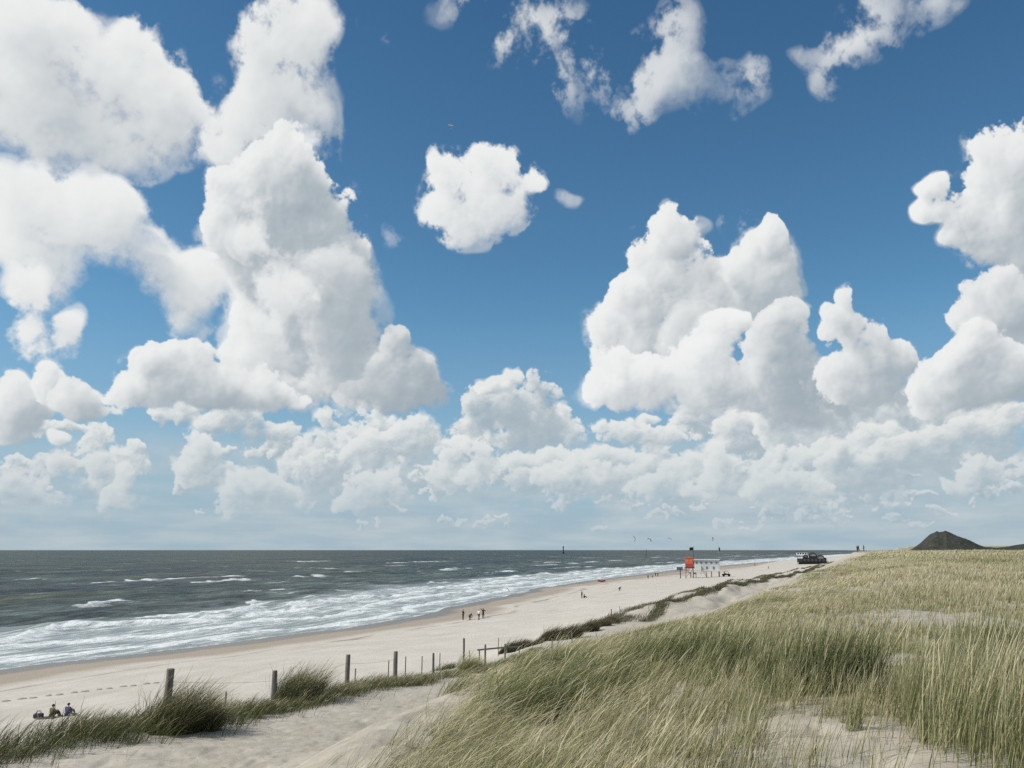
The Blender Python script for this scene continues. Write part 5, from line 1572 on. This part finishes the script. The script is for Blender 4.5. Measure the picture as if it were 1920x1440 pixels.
bx, by = 231.5, 1500.0
sail = thing("sailboat", (bx, by, 0.0), "pale small sailboat far out, below the kites", "boat", rot=0.6)
b = MB()
rings = []
for k in range(9):
    u = -1 + 2 * k / 8
    w = 1.3 * max(0.04, 1 - max(0, u) ** 2.2 - 0.25 * max(0, -u))
    rings.append([b.bm.verts.new((4.2 * u, -w * math.cos(math.pi * i / 6), 1.0 + 0.2 * u * u - (1.2) * math.sin(math.pi * i / 6))) for i in range(7)])
for r0, r1 in zip(rings, rings[1:]):
    for i in range(6):
        b.bm.faces.new((r0[i], r0[i + 1], r1[i + 1], r1[i]))
    b.bm.faces.new((r0[0], r1[0], r1[6], r0[6]))
b.build("hull", m_white, sail, smooth=False)
MB().tube([(0.6, 0, 0.9), (0.6, 0, 15.0)], 0.10, 6).tube([(0.6, 0, 2.2), (-3.6, 0.2, 2.2)], 0.08, 6).build("mast", m_dark, sail)
s_ = MB()
for i in range(6):
    for j in range(5):
        f = lambda u, v_: (0.5 - 4.0 * u * (1 - v_), 0.5 * math.sin(math.pi * u) * (1 - v_), 2.4 + 12.0 * v_)
        s_.sheet([[f(j / 5, i / 6), f((j + 1) / 5, i / 6), f((j + 1) / 5, (i + 1) / 6), f(j / 5, (i + 1) / 6)]])
s_.build("sail", paint("grey_sail", (0.42, 0.44, 0.46), 0.8, 0.2), sail)

KG = "kites of the kite surfers over the sea"
for (px_, py_, pz_, span, tilt, turn, mat, lb) in ((76.8, 550.0, 19.4, 3.6, 1.35, 0.2, CLOTH['navy'], "dark kite flying steeply on edge, leftmost over the sea"), (94.8, 600.0, 18.8, 3.6, 0.5, 0.5, CLOTH['charcoal'], "tilted dark kite, right of the leftmost kite"),
                                              (125.2, 690.0, 20.6, 3.4, 0.2, 0.3, CLOTH['grey'], "faint grey kite between the dark kites and the orange lookout"), (161.5, 700.0, 21.0, 3.2, 1.4, 0.8, CLOTH['grey'], "faint pale kite above the right end of the lifeguard house")):
    kt = thing("kite", (px_, py_, pz_), lb, "kite", KG, turn)
    kt.rotation_euler = (0.2, tilt, turn)
    b = MB()
    rows = []
    for i in range(13):
        a = math.pi * (i / 12)
        ch = 0.9 * math.sin(a) ** 0.6 + 0.12
        cx_, cz_ = -span / 2 * math.cos(a), span * 0.36 * math.sin(a)
        rows.append([b.bm.verts.new((cx_, -ch * 0.4 + ch * j / 3, cz_ + 0.12 * math.sin(math.pi * j / 3))) for j in range(4)])
    for r0, r1 in zip(rows, rows[1:]):
        for j in range(3):
            b.bm.faces.new((r0[j], r0[j + 1], r1[j + 1], r1[j]))
    cn = b.build("canopy", mat, kt, smooth=True)
    so = cn.modifiers.new("thickness", 'SOLIDIFY')
    so.thickness = 0.12
    MB().tube([(-span / 2, 0, 0), (0, 0, -span * 1.6), (span / 2, 0, 0)], 0.02, 4).build("lines", m_wire, kt)


def gull(x, y, z, turn, bank, span, label, up=0.35):
    root = thing("gull", (x, y, z), label, "gull", None, turn)
    root.rotation_euler = (0.0, bank, turn)
    k = span / 1.3
    m_w = paint("gull_white", (0.72, 0.72, 0.70), 0.8, 0.2, 0.05)
    body = MB().tube([(0, -0.26 * k, 0), (0, -0.20 * k, 0.0), (0, -0.08 * k, -0.01 * k), (0, 0.08 * k, -0.01 * k), (0, 0.22 * k, 0), (0, 0.34 * k, 0.01 * k)], [0.02 * k, 0.045 * k, 0.07 * k, 0.065 * k, 0.035 * k, 0.012 * k], 10)
    body.build("body", m_w, root, smooth=True)
    MB().tube([(0, -0.25 * k, -0.003), (0, -0.32 * k, -0.01 * k)], [0.015 * k, 0.004 * k], 6).build("beak", m_orange, root)
    tl = MB().sheet([[(-0.03 * k, 0.26 * k, 0.01), (0.03 * k, 0.26 * k, 0.01), (0.075 * k, 0.43 * k, 0.01), (-0.075 * k, 0.43 * k, 0.01)]]).build("tail", m_w, root)
    tl.modifiers.new("thickness", 'SOLIDIFY').thickness = 0.01
    for sg in (1, -1):
        b = MB()
        prof = [(0.0, -0.10, 0.10), (0.22, -0.16, 0.07), (0.40, -0.12, 0.05), (0.55, -0.03, 0.07), (0.66, 0.07, 0.10)]
        rows = [[b.bm.verts.new((sg * k * px0, k * y0, k * (up * (0.25 - abs(px0 - 0.25)) + 0.04))), b.bm.verts.new((sg * k * px0, k * y1, k * (up * (0.25 - abs(px0 - 0.25)) + 0.03)))] for px0, y0, y1 in prof]
        for r0, r1 in zip(rows, rows[1:]):
            b.bm.faces.new((r0[0], r0[1], r1[1], r1[0]))
        wg = b.build("wing", paint("gull_grey", (0.30, 0.32, 0.34), 0.8, 0.2), root)
        wg.modifiers.new("thickness", 'SOLIDIFY').thickness = 0.015
        tp = MB()
        x0, x1 = 0.56, 0.70
        tp.sheet([[(sg * k * x0, -0.035 * k, k * (up * -0.06 + 0.05)), (sg * k * x0, 0.075 * k, k * (up * -0.06 + 0.04)), (sg * k * x1, 0.115 * k, k * (up * -0.2 + 0.03)), (sg * k * x1, 0.085 * k, k * (up * -0.2 + 0.04))]]).build("wing_tip", CLOTH['black'], wg).modifiers.new("thickness", 'SOLIDIFY').thickness = 0.02
    return root


gull(-8.6, 112.0, 71.7, 1.9, 1.05, 1.35, "gull gliding high in the blue sky above the small middle cloud")
gull(-1.0, 205.0, 3.4, 0.8, 0.7, 1.4, "white gull flying low over the surf behind the family group")
